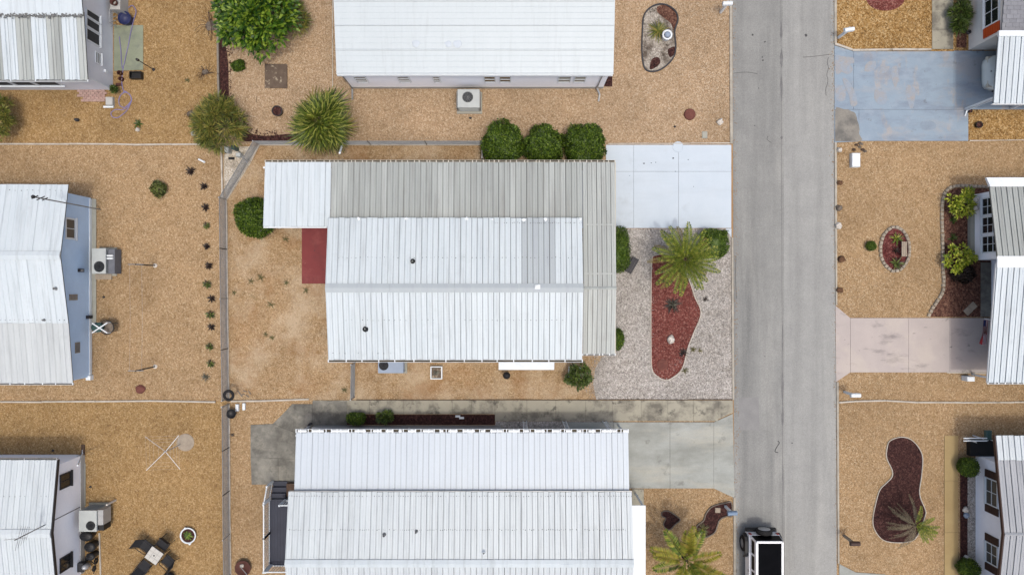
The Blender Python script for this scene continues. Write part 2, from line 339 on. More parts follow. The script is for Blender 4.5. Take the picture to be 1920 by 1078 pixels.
MT['sling'] = surf('sling_black', (44,45,49), (36,37,40), 8, .8, obj=True)
MT['green_bin'] = surf('bin_green', (62,92,88), (54,80,78), 3, .5)
MT['flag_red'] = surf('flag_red', (170,46,54), (150,40,48), 3, .7)
MT['flag_blue'] = surf('flag_blue', (48,58,104), (42,50,92), 3, .7)
MT['stump'] = surf('stump', (122,76,66), (98,58,52), 5, .9, (16,.12))
MT['carwhite'] = surf('car_white', (226,228,230), (220,222,224), 2, .22, spec=.5, k=.95)
MT['carsage'] = surf('car_pale', (202,208,204), (194,200,197), 2, .22, spec=.5, k=.95)
MT['carglass'] = glassmat('car_glass', (10,11,13), .4); MT['carglass'].node_tree.nodes['Principled BSDF'].inputs['Specular IOR Level'].default_value = .08
MT['softtop'] = surf('soft_top', (10,11,14), (16,17,20), 3, .9, spec=.05)
MT['tyre'] = surf('tyre_rubber', (28,28,29), (36,36,37), 5, .85)
MT['rim'] = surf('wheel_rim', (196,198,200), (180,182,184), 4, .35, metal=.4)
MT['lamp_red'] = surf('tail_red', (160,24,24), (140,20,20), 3, .3)
MT['lamp_amber'] = surf('lamp_clear', (220,214,196), (206,200,184), 3, .2)
MT['mail_blue'] = surf('mailbox_blue', (130,152,176), (118,140,164), 3, .5)
MT['bark'] = surf('bark', (104,88,72), (78,66,54), 6, .95, (18,.2), stretch=(1,1,.3))
L_ = leafmat
MT['lf_box'] = L_('leaf_boxwood', [(44,66,20),(62,88,26),(78,106,30),(94,124,36),(124,150,52)])
MT['lf_tree'] = L_('leaf_tree', [(36,70,18),(54,92,20),(74,112,26),(98,132,32),(142,168,58)])
MT['lf_fan'] = L_('leaf_fan_palm', [(66,84,30),(94,114,40),(118,136,48),(140,154,60),(172,174,90)])
MT['lf_date'] = L_('leaf_date_palm', [(70,92,30),(96,118,36),(120,140,44),(144,156,56),(166,164,74)])
MT['lf_old'] = L_('leaf_old_frond', [(112,104,52),(138,122,62),(152,132,72),(128,126,62),(160,146,88)])
MT['lf_yel'] = L_('leaf_yellow_palm', [(104,112,34),(132,136,42),(150,148,52),(166,156,58),(146,128,52)])
MT['lf_bottle'] = L_('leaf_bottlebrush', [(72,82,38),(96,108,48),(118,128,58),(140,144,68),(166,154,80)])
MT['lf_dead'] = L_('leaf_dead_frond', [(108,98,82),(130,120,102),(146,136,118),(118,110,86),(96,88,70)])
MT['lf_crot'] = L_('leaf_croton', [(120,146,36),(156,176,46),(184,196,64),(204,208,92),(104,132,40)])
MT['lf_dark'] = L_('leaf_dark_rosette', [(34,26,26),(46,34,32),(56,40,36),(42,40,30),(62,50,42)])
MT['lf_brom'] = L_('leaf_green_rosette', [(58,72,34),(84,100,48),(108,124,62),(140,150,86),(70,58,40)])
MT['lf_shrub'] = L_('leaf_shrub', [(48,66,28),(66,88,36),(84,108,44),(102,124,54),(76,84,44)])
MT['lf_weed'] = L_('leaf_weed', [(92,92,52),(112,108,62),(84,90,48),(128,120,74),(104,98,66)])
MT['lf_grey'] = L_('leaf_grey', [(92,92,86),(118,118,110),(140,140,130),(104,104,92),(78,80,70)])
# ------------------------------------------------------------------ setting: ground, yards, road, paved areas
def struct(name, o): o['kind'] = 'structure'; return o
def sheet(name, poly, z, mat, parent=None):
    o = MB().sheet(poly, z).build(name, MT[mat] if isinstance(mat, str) else mat, parent)
    if parent is None: o['kind'] = 'structure'
    return o
MT['earth'] = surf('earth', (176,144,104), (160,128,90), .5, .95, (20,.1))
sheet('ground', rectp(-400,-400,400,400), 0, 'earth')
FAR = 700
for poly, mat in (([(-FAR,-FAR),(409,-FAR),(409,271),(-FAR,271)], 'gr_gold'), ([(-FAR,271),(416,271),(426,752),(-FAR,752)], 'gr_tan'),
                  ([(-FAR,752),(426,752),(432,1078+FAR),(-FAR,1078+FAR)], 'gr_gold'), ([(409,-FAR),(1367,-FAR),(1369,271),(409,271)], 'gr_pink'),
                  ([(416,271),(1369,271),(1374,749),(426,749)], 'gr_back'), ([(426,749),(1374,749),(1379,1078+FAR),(432,1078+FAR)], 'gr_tan'),
                  ([(1563,-FAR),(1920+FAR,-FAR),(1920+FAR,265),(1564,265)], 'gr_deep'), ([(1564,265),(1920+FAR,265),(1920+FAR,752),(1567,752)], 'gr_tan'),
                  ([(1567,752),(1920+FAR,752),(1920+FAR,1078+FAR),(1571,1078+FAR)], 'gr_tan')):
    sheet('gravel_yard', pxy(poly), .005, mat)
# road: two lanes of old asphalt, a seam, patches, cracks
road = sheet('road', pxy([(1371,-FAR),(1466,-FAR),(1474,1078+FAR),(1379,1078+FAR)]), .010, 'road')
sheet('road_lane', pxy([(1466,-FAR),(1563,-FAR),(1571,1078+FAR),(1474,1078+FAR)]), .010, 'road_lane')
def rx(py, a): return a+8*(py+FAR)/(1078+2*FAR)+0    # the road runs very slightly askew
def streak(name, pts, wd, mat, z=.014, parent=road):
    m = MB(); L = [Vector(XY(*p)) for p in pts]
    vs = []; n = len(L)
    for i, p in enumerate(L):
        d = (L[min(i+1,n-1)]-L[max(i-1,0)]); d = Vector((d[0],d[1])).normalized(); k = wd[i] if hasattr(wd,'__len__') else wd
        vs += [(p[0]-d[1]*k/2, p[1]+d[0]*k/2, z), (p[0]+d[1]*k/2, p[1]-d[0]*k/2, z)]
    m.add(vs, [(2*i, 2*i+1, 2*i+3, 2*i+2) for i in range(n-1)])
    return m.build(name, MT[mat], parent)
for y0, y1, ww in ((38,78,.13),(92,128,.16),(140,190,.12),(255,262,.1),(600,668,.06),(690,760,.10),(760,800,.13),(870,930,.08)):
    n = 7; streak('tar_seam', [(1464.5+(y0+(y1-y0)*i/n)*.0036+random.uniform(-.5,.5), y0+(y1-y0)*i/n) for i in range(n+1)], [ww*math.sin(math.pi*(i+.4)/(n+.8))*random.uniform(.7,1.3) for i in range(n+1)], 'tar')
streak('joint_line', [(1464+y*.0037, y) for y in range(-300, 1400, 60)], .022, 'tar', .0135)
sheet('asphalt_patch', pxy([(1385,746),(1422,744),(1424,806),(1386,806)]), .014, 'patch', road)
for cr in ([(1553,108),(1551,118),(1553,128),(1550,140),(1552,150),(1551,158),(1548,168),(1549,180)], [(1505,108),(1530,106),(1561,102)], [(1376,138),(1400,136),(1420,139)],
           [(1458,826),(1461,830),(1456,838),(1453,846),(1459,848)],
           [(1380,480),(1379,520),(1381,560)], [(1440,255),(1438,262),(1446,268)]):
    streak('crack', smooth_poly(cr, 4, False), .022 if cr[0][0] != 1458 else .045, 'crack', .0155)
for px, py, r in ((1411,66,.07),(1434,79,.05),(1429,108,.04),(1430,114,.05),(1422,166,.03),(1511,67,.08),(1485,830,.04),(1415,236,.03),(1434,668,.03)):
    MB().prism([(X(px)+r*math.cos(a)*random.uniform(.6,1.2), Y(py)+r*math.sin(a)*random.uniform(.6,1.2)) for a in np.linspace(0,6.28,8)[:-1]], .0145, .017).build('tar_spot', MT['crack'], road)
for poly in ([(1366,-300),(1371,-300),(1373.3,270),(1368.5,270)], [(1370.8,446),(1374.2,446),(1376,749),(1372.6,749)], [(1374.6,932),(1378.6,932),(1380,1400),(1376,1400)],
             [(1563.2,-300),(1568,-300),(1568,84),(1563.6,84)], [(1563.8,268),(1568,268),(1569,572),(1566,572)], [(1567.6,716),(1571.5,716),(1573,1055),(1570,1055)]):
    struct('kerb', MB().prism(pxy(poly), -.05, .07).build('kerb', MT['kerb']))
MT['worn'] = surf('worn_concrete', (164,160,156), (152,160,168), 1.5, .8, (16,.1), [((150,163,176), 2.2, .42, .58, None, .9)]); MT['patch_blue'] = surf('patch_blue_dark', (134,148,162), (144,160,174), 2, .7, (16,.1))
MT['joint'] = surf('joint_soil', (92,86,76), (74,70,62), 3, .95)
# paved slabs: each cast slab is its own piece
def paved(name, slabs, mat, z=.035, gap=.012):
    root = struct(name, bpy.data.objects.new(name, None)); C.objects.link(root)
    allp = [p for s in slabs for p in s]; cx = sum(p[0] for p in allp)/len(allp); cy = sum(p[1] for p in allp)/len(allp)
    root.location = XY(cx, cy)+(0,)
    for i, s in enumerate(slabs):
        P = pxy(s); c = Vector((sum(p[0] for p in P)/len(P), sum(p[1] for p in P)/len(P)))
        Q = []
        for p in P:
            d = c-Vector(p); Q.append((p[0]+math.copysign(gap*.5, d[0]), p[1]+math.copysign(gap*.5, d[1])))
        mm = mat[i] if isinstance(mat, (list,tuple)) else mat
        MB().sheet(P, .011+.0004*(i%7)).build('joint_bed', MT['joint'], root)
        MB().prism(Q, -.06, z+random.uniform(-.003,.003)).build('slab', MT[mm], root)
    return root
def grid(xs, ys): return [[(a,c),(b,c),(b,d),(a,d)] for a,b in zip(xs,xs[1:]) for c,d in zip(ys,ys[1:])]
paved('driveway_pale', grid([622,740,860,980,1105,1136], [320,428])+grid([1136,1188,1272,1371], [272,322,428])+[[(1360,428.8),(1371,428.8),(1371,445)]], 'paint_pale')
dblue = paved('driveway_blue', [[(1564,86),(1600,97),(1600,206),(1564,206)], [(1600,97),(1788,97),(1788,206),(1600,206)], [(1610,206),(1815,206),(1815,265),(1610,265)], [(1564,206),(1610,206),(1610,266),(1564,268)], [(1788,96),(2060,96),(2060,206),(1788,206)]],
      'paint_blue')
for pts, mt in (([(1564.5,207),(1578,204),(1592,207),(1603,214),(1606,226),(1611,240),(1609,252),(1612,265),(1564.5,267)], 'bare_dirt'),
                ([(1565,108),(1580,106),(1599,110),(1600,118),(1592,122),(1597,132),(1588,141),(1578,136),(1566,140)], 'worn'), ([(1566,165),(1583,163),(1583,188),(1568,190)], 'worn'),
                ([(1578,150),(1590,152),(1603,176),(1606,196),(1596,200),(1590,180)], 'worn'), ([(1671,128),(1683,126),(1684,150),(1678,165),(1673,150)], 'worn'), ([(1698,164),(1714,166),(1714,200),(1706,204),(1700,186)], 'worn'),
                ([(1624,118),(1640,114),(1638,132),(1622,134)], 'worn'), ([(1650,128),(1668,126),(1664,134),(1652,140)], 'worn'), ([(1728,230),(1750,228),(1752,242),(1730,244)], 'patch_blue'), ([(1640,170),(1662,172),(1660,196),(1642,192)], 'worn')):
    q = smooth_poly([(a+random.uniform(-1.5,1.5), b+random.uniform(-1.5,1.5)) for a, b in pts], 3)
    sheet('worn_paint', pxy([(max(1565.2,a+random.uniform(-.6,.6)), min(265.5,b+random.uniform(-.6,.6))) for a, b in q]), .0415, mt, dblue)
paved('driveway_pink', [[(1566,573),(1594,596),(1594,698),(1567,716)], [(1594,596),(1703,596),(1703,698),(1594,698)], [(1703,596),(1780,596),(1780,698),(1703,698)], [(1780,596),(2050,596),(2050,698),(1780,698)]], 'paint_pink')
paved('driveway_concrete', [[(1150,791),(1256,791),(1256,915),(1150,915)], [(1256,791),(1338,791),(1338,915),(1256,915)], [(1338,791),(1374,775),(1377,933),(1338,915)], [(1060,791),(1150,791),(1150,915),(1060,915)]], 'conc_gr')
paved('driveway_grey_corner', [[(1573,1056),(1604,1072),(1660,1076),(1660,1160),(1573,1160)]], 'conc_gr')
paved('footpath', grid([587,650,693,757,848,884,928], [750,776])+grid([928,988,1042,1098,1148,1202,1252,1300,1346], [750,789])+[[(1346,750),(1374,750),(1374,773),(1346,786)]], 'conc_walk')
paved('rear_patio', [[(470,796),(512,794),(556,811),(556,860),(470,857)], [(470,857),(522,858.8),(522,908),(472,908)], [(522,858.8),(556,860),(560,908),(522,908)], [(512,794),(536,770),(548,757),(586,757),(586,802),(556,811)], [(586,752),(651,752),(651,799),(586,801)]], 'conc_dk')
paved('path_tan', grid([1770,1796], [816,901,997,1130]), 'conc_tan')
paved('path_front', grid([1747,1787], [-80,-20,20,56,93]), 'conc_walk')
paved('patio_red', [[(566,424),(618,424),(618,532),(566,532)]], 'paint_red')
paved('porch_slab', [[(1838,492),(1900,492),(1900,594),(1838,594)]], 'conc_dk')
paved('path_front_side', grid([1185,1207], [916,947]), 'conc_walk')
paved('pad_mossy', [[(214,48),(269,48),(269,132),(214,134)]], 'green_pad')
paved('house_apron', [[(171,372),(181,374),(181,615),(171,615)]], 'conc')
paved('house_apron', [[(157,868),(161,868),(161,948),(157,948)]], 'conc')
# planting beds (sheets with their own ground cover) and borders
def bed(name, pts, mat, edge=None, ew=.06, eh=.07, k=5, smooth=True, z=.012, closed=True):
    P = pxy(smooth_poly(pts, k) if smooth else pts); o = sheet(name, P, z, mat)
    if edge: MB().ring(P, ew, 0, eh).build('edging', MT[edge], o)
    return o
bed('gravel_bed_white', [(1154,429),(1372,429),(1376,749),(1118,749),(1112,720),(1116,690),(1130,668),(1154,664)], 'gr_white', smooth=False, z=.009)
bed('mulch_bed_red', [(1221,492),(1228,478),(1262,480),(1290,520),(1303,556),(1315,586),(1303,620),(1291,650),(1280,690),(1262,708),(1248,713),(1232,706),(1221,690),(1219.5,640),(1219.5,560)], 'mulch_red', 'white_edge', .045, .06, 4, z=.014)
bed('mulch_bed_kidney_top', [(1222,12),(1245,8),(1266,20),(1272,38),(1266,60),(1268,90),(1262,112),(1240,132),(1218,136),(1206,126),(1202,95),(1203,60),(1206,30)], 'soil_mix', 'char', .07, .08, 5)
sheet('mulch_patch', pxy(smooth_poly([(1232,14),(1247,10),(1264,22),(1270,38),(1264,58),(1257,44),(1244,34),(1233,24)], 4)), .016, 'mulch_brown')
sheet('mulch_patch', pxy(smooth_poly([(1222,112),(1234,108),(1238,118),(1228,128),(1218,130)], 4)), .016, 'mulch_dark')
sheet('mulch_patch', pxy(smooth_poly([(1252,94),(1266,88),(1266,100),(1256,108)], 4)), .016, 'mulch_dark')
bed('mulch_bed_kidney', [(1668,825),(1690,818),(1712,826),(1729,852),(1728,890),(1724,925),(1735,955),(1734,968),(1722,1000),(1708,1014),(1680,1017),(1655,1012),(1640,995),(1635,975),(1640,945),(1648,918),(1660,905),(1671,893),(1671,880),(1661,858),(1662,838)], 'mulch_maroon', 'white_edge', .038, .06, 4)
bed('mulch_bed_heart', [(1247,971),(1241,968),(1239,962),(1243,957),(1252,956),(1262,961),(1276,973),(1266,983),(1257,992),(1248,991),(1243,984),(1244,977)], 'mulch_dark', 'rock_g', .05, .07, 4)
bed('mulch_bed_curved', [(1372,941),(1358,941),(1334,948),(1322,962),(1318,974),(1306,984),(1303,996),(1310,1005),(1324,1007),(1340,998),(1346,984),(1350,974),(1362,968),(1372,967)], 'mulch_maroon', 'rock_g', .06, .08, 4)
bed('mulch_bed_oval', [(1677+25*math.cos(a), 467+40*math.sin(a)) for a in np.linspace(0,6.283,17)[:-1]], 'mulch_oval', k=2)
bed('gravel_strip', [(929,789.5),(1150,789.5),(1150,812),(929,812)], 'gr_white', smooth=False)
bed('mulch_bed_side', [(1852,354),(1790,353),(1773,362),(1769,400),(1770,480),(1771,540),(1762,562),(1748,584),(1742,594),(1840,594),(1860,594),(1860,354)], 'mulch_brown', smooth=False)
bed('mulch_strip', [(651,777),(928,777),(928,796),(651,796)], 'mulch_maroon', smooth=False)
bed('mulch_strip_fence', [(411,60),(420,70),(428,120),(430,180),(440,205),(452,232),(470,250),(500,255),(545,252),(560,264),(480,266),(452,262),(430,235),(413,190)], 'mulch_dark', k=4)
bed('planting_strip', [(1800,858),(1814,858),(1814,1120),(1800,1120)], 'mulch_maroon', smooth=False)
bed('planting_strip', [(1793,0),(1812,0),(1812,90),(1793,90)], 'mulch_brown', smooth=False)
bed('planting_strip', [(1133,143),(1148,143),(1148,163),(1133,163)], 'mulch_maroon', smooth=False)
bed('gravel_strip', [(1814,858),(1829,858),(1829,1120),(1814,1120)], 'gr_white', smooth=False)
bed('sand_corner', [(420,292),(434,276),(470,275),(486,276),(470,306),(446,345),(426,376),(420,350)], 'sand', smooth=False)
bed('mulch_patch_round', [(1660+36*math.cos(a), -2+23*math.sin(a)) for a in np.linspace(0,6.283,13)[:-1]], 'mulch_red', k=3)
# a few dark mulch chips spilling over the edge of the fence strip, one uncountable mass
m = MB()
for i in range(260):
    t = random.random(); q = smooth_poly([(428,95),(431,180),(446,215),(470,247),(520,252)], 6, False); p = q[int(t*(len(q)-1))]
    x, y = XY(p[0]+random.gauss(2.5,3), p[1]+random.gauss(-1,3)); a = random.uniform(0,3.1); s_ = random.uniform(.03,.07)
    dx, dy = math.cos(a)*s_, math.sin(a)*s_
    m.add([(x-dx,y-dy,.012),(x+dy*.4,y-dx*.4,.02),(x+dx,y+dy,.03),(x-dy*.4,y+dx*.4,.018)], [(0,1,2,3)])
tag(m.build('mulch_chips', MT['mulch_dark']), 'dark mulch chips spilled over the gravel beside the fence strip', 'mulch', kind='stuff')
def pebbles(name, label, pts, spread, n, mat, size=(.015,.035)):
    m = MB(); L = pxy(pts); seg = [((Vector(b)-Vector(a)).length, a, b) for a, b in zip(L, L[1:])]; tot = sum(q[0] for q in seg)
    for i in range(n):
        t = random.uniform(0, tot)
        for l, a, b in seg:
            if t <= l: break
            t -= l
        p = Vector(a).lerp(Vector(b), min(1, t/l)); x, y = p[0]+random.gauss(0, spread), p[1]+random.gauss(0, spread); r = random.uniform(*size); z = .012; a = random.uniform(0,3)
        ca, sa = r*math.cos(a), r*math.sin(a)
        m.add([(x+ca,y+sa,z+r*.4),(x-sa*.7,y+ca*.7,z+r*.4),(x-ca,y-sa,z+r*.4),(x+sa*.7,y-ca*.7,z+r*.4),(x,y,z+r),(x,y,z-.01)], [(0,1,4),(1,2,4),(2,3,4),(3,0,4),(1,0,5),(2,1,5),(3,2,5),(0,3,5)])
    return tag(m.build(name, MT[mat]), label, 'gravel', kind='stuff')
MT['peb_tan'] = surf('pebble_tan', (176,144,106), (150,118,82), 20, .9); MT['peb_white'] = surf('pebble_white', (186,182,176), (150,146,140), 20, .9)
pebbles('loose_gravel', 'tan stones strewn along the left edge of the road', [(1374,0),(1376,270),(1378,450),(1379,740),(1382,1078)], .10, 500, 'peb_tan')
pebbles('loose_gravel', 'tan stones strewn along the right edge of the road', [(1562,0),(1563,270),(1566,560),(1568,740),(1571,1060)], .08, 500, 'peb_tan')
pebbles('loose_gravel', 'white stones mixed into tan gravel at the white bed edge', [(1154,664),(1130,668),(1116,690),(1112,720),(1118,749)], .22, 700, 'peb_white')
pebbles('loose_gravel', 'white stones strewn over the red mulch bed edges', [(1221,500),(1220,690),(1248,712),(1290,650),(1315,586),(1300,550)], .10, 260, 'peb_white', (.012,.028))
pebbles('loose_gravel', 'stones strewn on the footpath and concrete driveway', [(600,756),(900,756),(1340,756),(1180,912),(1340,912)], .25, 220, 'peb_tan', (.01,.024))
pebbles('loose_gravel', 'stones strewn along the edge of the pink driveway', [(1600,599),(1780,599)], .08, 120, 'peb_tan', (.01,.024))
# edging lines between the yards
def edging(label, pts, wd=.075, hgt=.09, mat='white_edge', cat='edging', seg=2.4, name='edging_strip'):
    root = None; P = [Vector(XY(*p)) for p in pts]; k = 0
    for a, b in zip(P, P[1:]):
        L = (b-a).length; n = max(1, round(L/seg))
        for i in range(n):
            p = a.lerp(b, i/n); q = a.lerp(b, (i+1)/n); d = (q-p).normalized(); p = p+d*.008; q = q-d*.008
            nx, ny = -d[1]*wd/2, d[0]*wd/2; j = random.uniform(-.012,.012); jj = random.uniform(-.012,.012)
            if root is None: root = thing(name, label, cat, (p[0], p[1], 0))
            MB().prism([(p[0]-nx+j*ny*8,p[1]-ny+j),(q[0]-nx,q[1]-ny+jj),(q[0]+nx,q[1]+ny+jj),(p[0]+nx,p[1]+ny+j)], -.02, hgt+random.uniform(-.01,.01)).build('edging_board', MT[mat], root)
    return root
edging('white garden edging between the two upper left gravel yards', [(-200,270),(215,271),(256,272),(390,271)])
edging('white garden edging between the blue home and the lower left yard', [(-200,752),(80,753),(280,751),(405,753)])
edging('grey timber edging beside the leafy tree and mulch strip', [(408,-150),(409,40),(410,140),(412,190)], .10, .12, 'wood_old')
edging('white edging right of the blue home yard, above the chain link fence', [(416,276),(418,372)], .08, .1)
edging('long white edging right of the road below the pink driveway', [(1572,754),(1600,752),(1660,751),(1720,754),(1800,754),(2100,753)])
edging('short kerb edging above the rear patio, left of the footpath', [(434,752),(500,751),(580,748)], .08, .1)
edging('pale edging above the white painted driveway, right of the clipped shrubs', [(1140,270),(1371,269)], .05, .06)
edging('pale kerb edging above the blue driveway at the road', [(1564,83),(1597,95),(1745,94)], .10, .09)
edging('pale edging under the strip of golden gravel beside the blue driveway', [(1817,264),(2100,262)], .05, .06)
edging('dark-topped timber edging between gravel and footpath', [(668,749),(900,749),(1120,749),(1374,749)], .03, .06, 'stick')
edging('thin vertical edging beside the upper white home left end', [(624,-100),(624,165)], .03, .05)
edging('white threshold edging along the lower side of pink driveway', [(1775,698),(1860,700)], .05, .06)
# ------------------------------------------------------------------ chain link fence
def fence(label, pts, h=.95, bay=2.6, wcol='galv', foot=True):
    root = thing('chain_link_fence', label, 'fence', XY(*pts[0])+(0,)); P = [Vector(XY(*p)) for p in pts]
    MB().cyl(P[0][0], P[0][1], 0, h+.08, .035, 8).build('post', MT['alu'], root)
    for a, b in zip(P, P[1:]):
        L = (b-a).length; n = max(1, round(L/bay))
        for i in range(n):
            p = a.lerp(b, i/n); q = a.lerp(b, (i+1)/n); d = (q-p).normalized(); l = (q-p).length
            last = i == n-1
            MB().cyl(q[0], q[1], 0, h+(.08 if last else .03), .032 if last else .024, 8).build('post', MT['alu'] if last else MT['blackm'], root)
            MB().tube([(p[0],p[1],h),(q[0],q[1],h)], .019, 6).build('top_rail', MT['galv'], root)
            if foot: MB().tube([(p[0],p[1],.05),(p.lerp(q,.5)[0]+random.uniform(-.02,.02),p.lerp(q,.5)[1]+random.uniform(-.02,.02),.06),(q[0],q[1],.05)], .042, 6).build('bottom_rail', MT['white_edge'], root)
            m = MB(); s = .075; k = -h
            nx, ny = -d[1]*.006, d[0]*.006
            while k < l:
                for up in (1, -1):          # the two families of diagonal wires
                    u0, u1 = max(k,0), min(k+h,l)
                    if u1 <= u0: continue
                    z0, z1 = (u0-k, u1-k) if up == 1 else (h-(u0-k), h-(u1-k))
                    A = (p[0]+d[0]*u0, p[1]+d[1]*u0); B = (p[0]+d[0]*u1, p[1]+d[1]*u1)
                    m.add([(A[0]+nx,A[1]+ny,z0),(B[0]+nx,B[1]+ny,z1),(B[0]-nx,B[1]-ny,z1),(A[0]-nx,A[1]-ny,z0),
                           (A[0],A[1],z0-.006),(B[0],B[1],z1-.006),(A[0],A[1],z0+.006),(B[0],B[1],z1+.006)], [(0,1,2,3),(4,5,7,6)])
                k += s
            m.build('wire_mesh', MT['mesh'], root)
    return root
fence('chain link fence around the back yard of the middle home, cutting the upper left corner', [(905,302),(905,272),(487,272),(425,375),(427,560),(430,746)])
fence('chain link fence along the left side of the bottom home lot', [(430,757),(432,1000),(434,1150)])
fence('short chain link gate fence between the middle home and the footpath', [(666,680),(665,744)], foot=False)
# ------------------------------------------------------------------ house builders
def roof_panels(roof, x0, x1, ya, za, yb, zb, n, mats, style='rib', name='roof_panel'):
    """sheet-metal pans side by side along x, each sloping from (ya,za) to (yb,zb)"""
    wd = (x1-x0)/n; base = wloc(roof); cache = {}
    MB().add([(x0+.02,ya,za-.02),(x1-.02,ya,za-.02),(x1-.02,yb,zb-.02),(x0+.02,yb,zb-.02),(x0+.02,ya,za-.09),(x1-.02,ya,za-.09),(x1-.02,yb,zb-.09),(x0+.02,yb,zb-.09)],
             [(0,1,2,3),(7,6,5,4),(0,4,5,1),(1,5,6,2),(2,6,7,3),(3,7,4,0)]).build('roof_deck', MT['deck'], roof)
    g = {'rib':.010, 'soft':.006, 'wide':.008}[style]; rh = {'rib':.034, 'soft':.014, 'wide':.045}[style]
    if style == 'wide': prof = [(g,-.03),(g,0),(wd*.30,0),(wd*.36,rh),(wd*.62,rh),(wd*.68,0),(wd-g,0),(wd-g,-.03)]
    else: prof = [(g,-.03),(g,rh),(.03,rh),(.045,0),(wd*.52,0),(wd*.52+.012,rh*.3),(wd*.52+.024,0),(wd-g,0),(wd-g,-.03)]
    for i in range(n):
        mt = mats(i) if callable(mats) else mats
        if mt not in cache:
            k = len(prof); vs = [(x,0,z) for x,z in prof]+[(x,yb-ya,z+zb-za) for x,z in prof]
            # a downturned lip closes the eave end of the pan
            fs = [(j,j+1,k+j+1,k+j) for j in range(k-1)]
            if yb < ya: fs = [f[::-1] for f in fs]
            me = bpy.data.meshes.new(name); me.from_pydata(vs, [], fs); me.materials.append(MT[mt]); me.update(); cache[mt] = me
        link(name, cache[mt], roof, Vector((x0+i*wd+random.uniform(-.005,.005), ya+random.uniform(-.012,.012), za+random.uniform(-.004,.004)))-base)
def roof_strips(roof, x0, x1, ya, za, yb, zb, n, mat, name='roof_panel'):
    """long pans lying along x, stepped up the slope like very wide shingles"""
    MB().add([(x0+.02,ya,za-.03),(x1-.02,ya,za-.03),(x1-.02,yb,zb-.03),(x0+.02,yb,zb-.03),(x0+.02,ya,za-.1),(x1-.02,ya,za-.1),(x1-.02,yb,zb-.1),(x0+.02,yb,zb-.1)],
             [(0,1,2,3),(7,6,5,4),(0,4,5,1),(1,5,6,2),(2,6,7,3),(3,7,4,0)]).build('roof_deck', MT['deck'], roof)
    for i in range(n):
        a, b = i/n, (i+1)/n; y0, y1 = ya+(yb-ya)*a, ya+(yb-ya)*b; z0, z1 = za+(zb-za)*a, za+(zb-za)*b
        s = 1 if yb > ya else -1; m = MB(); pr = []
        for t, dz in ((.006,-.025),(.006,.022),(.05,.022),(.07,.004),(.28,.004),(.29,.010),(.31,.004),(.52,.004),(.53,.010),(.55,.004),(.76,.004),(.77,.010),(.79,.004),(.997,.004)):
            pr.append((y0+(y1-y0)*t, z0+(z1-z0)*t+dz))
        k = len(pr); vs = [(x0,y,z) for y,z in pr]+[(x1,y,z) for y,z in pr]
        m.add(vs, [(j,k+j,k+j+1,j+1) for j in range(k-1)]); m.build(name, MT[mat], roof)
def screws(roof, x0, x1, y, z, step, mat='screw'):
    m = MB(); x = x0+step*.5
    while x < x1:
        if random.random() < .8:
            r = random.uniform(.010,.02); yy = y+random.uniform(-.02,.02); m.box(x-r, yy-r, z, x+r, yy+r, z+.012)
        x += step*random.uniform(.9,1.1)
    o = m.build('screw_row', MT[mat], roof); o['kind'] = 'stuff'
def ridge(roof, x0, x1, y, z, wd, mat, d=.05):
    n = max(1, round((x1-x0)/3.05)); 
    for i in range(n):
        a = x0+(x1-x0)*i/n+.004; b = x0+(x1-x0)*(i+1)/n-.004
        MB().xprism(a, b, [(y-wd/2,z-d),(y-wd/2,z-d+.02),(y,z+.03),(y+wd/2,z-d+.02),(y+wd/2,z-d)]).build('ridge_cap', MT[mat], roof)
def gutter(root, x0, x1, y, z, out, mat='trim', strap=.84, wd=.12, inner='gutterdirt'):
    s = out; g = MB().xprism(x0, x1, [(y,z),(y,z-.1),(y+s*wd,z-.1),(y+s*wd,z),(y+s*(wd-.012),z),(y+s*(wd-.012),z-.088),(y+s*.012,z-.088),(y+s*.012,z)]).build('gutter', MT[mat], root)
    MB().box(x0+.01, min(y+s*.014,y+s*(wd-.014)), z-.086, x1-.01, max(y+s*.014,y+s*(wd-.014)), z-.07).build('leaf_litter', MT[inner], g)
    n = max(2, round((x1-x0)/strap))
    for i in range(n+1):
        x = x0+(x1-x0)*i/n+(random.uniform(-.08,.08) if 0 < i < n else 0)
        MB().box(x-.022, min(y-s*.02,y+s*(wd+.003)), z+.004, x+.022, max(y-s*.02,y+s*(wd+.003)), z+.016).build('gutter_strap', MT[mat], g)
    return g
def walls(root, x0, x1, prof, mat, skirt=True):
    o = MB().xprism(x0, x1, prof).build('wall', MT[mat], root)
    ys = [p[0] for p in prof]
    if skirt: MB().box(x0-.02, min(ys)-.02, 0, x1+.02, max(ys)+.02, .42).build('skirting', MT['skirt'], root)
    return o
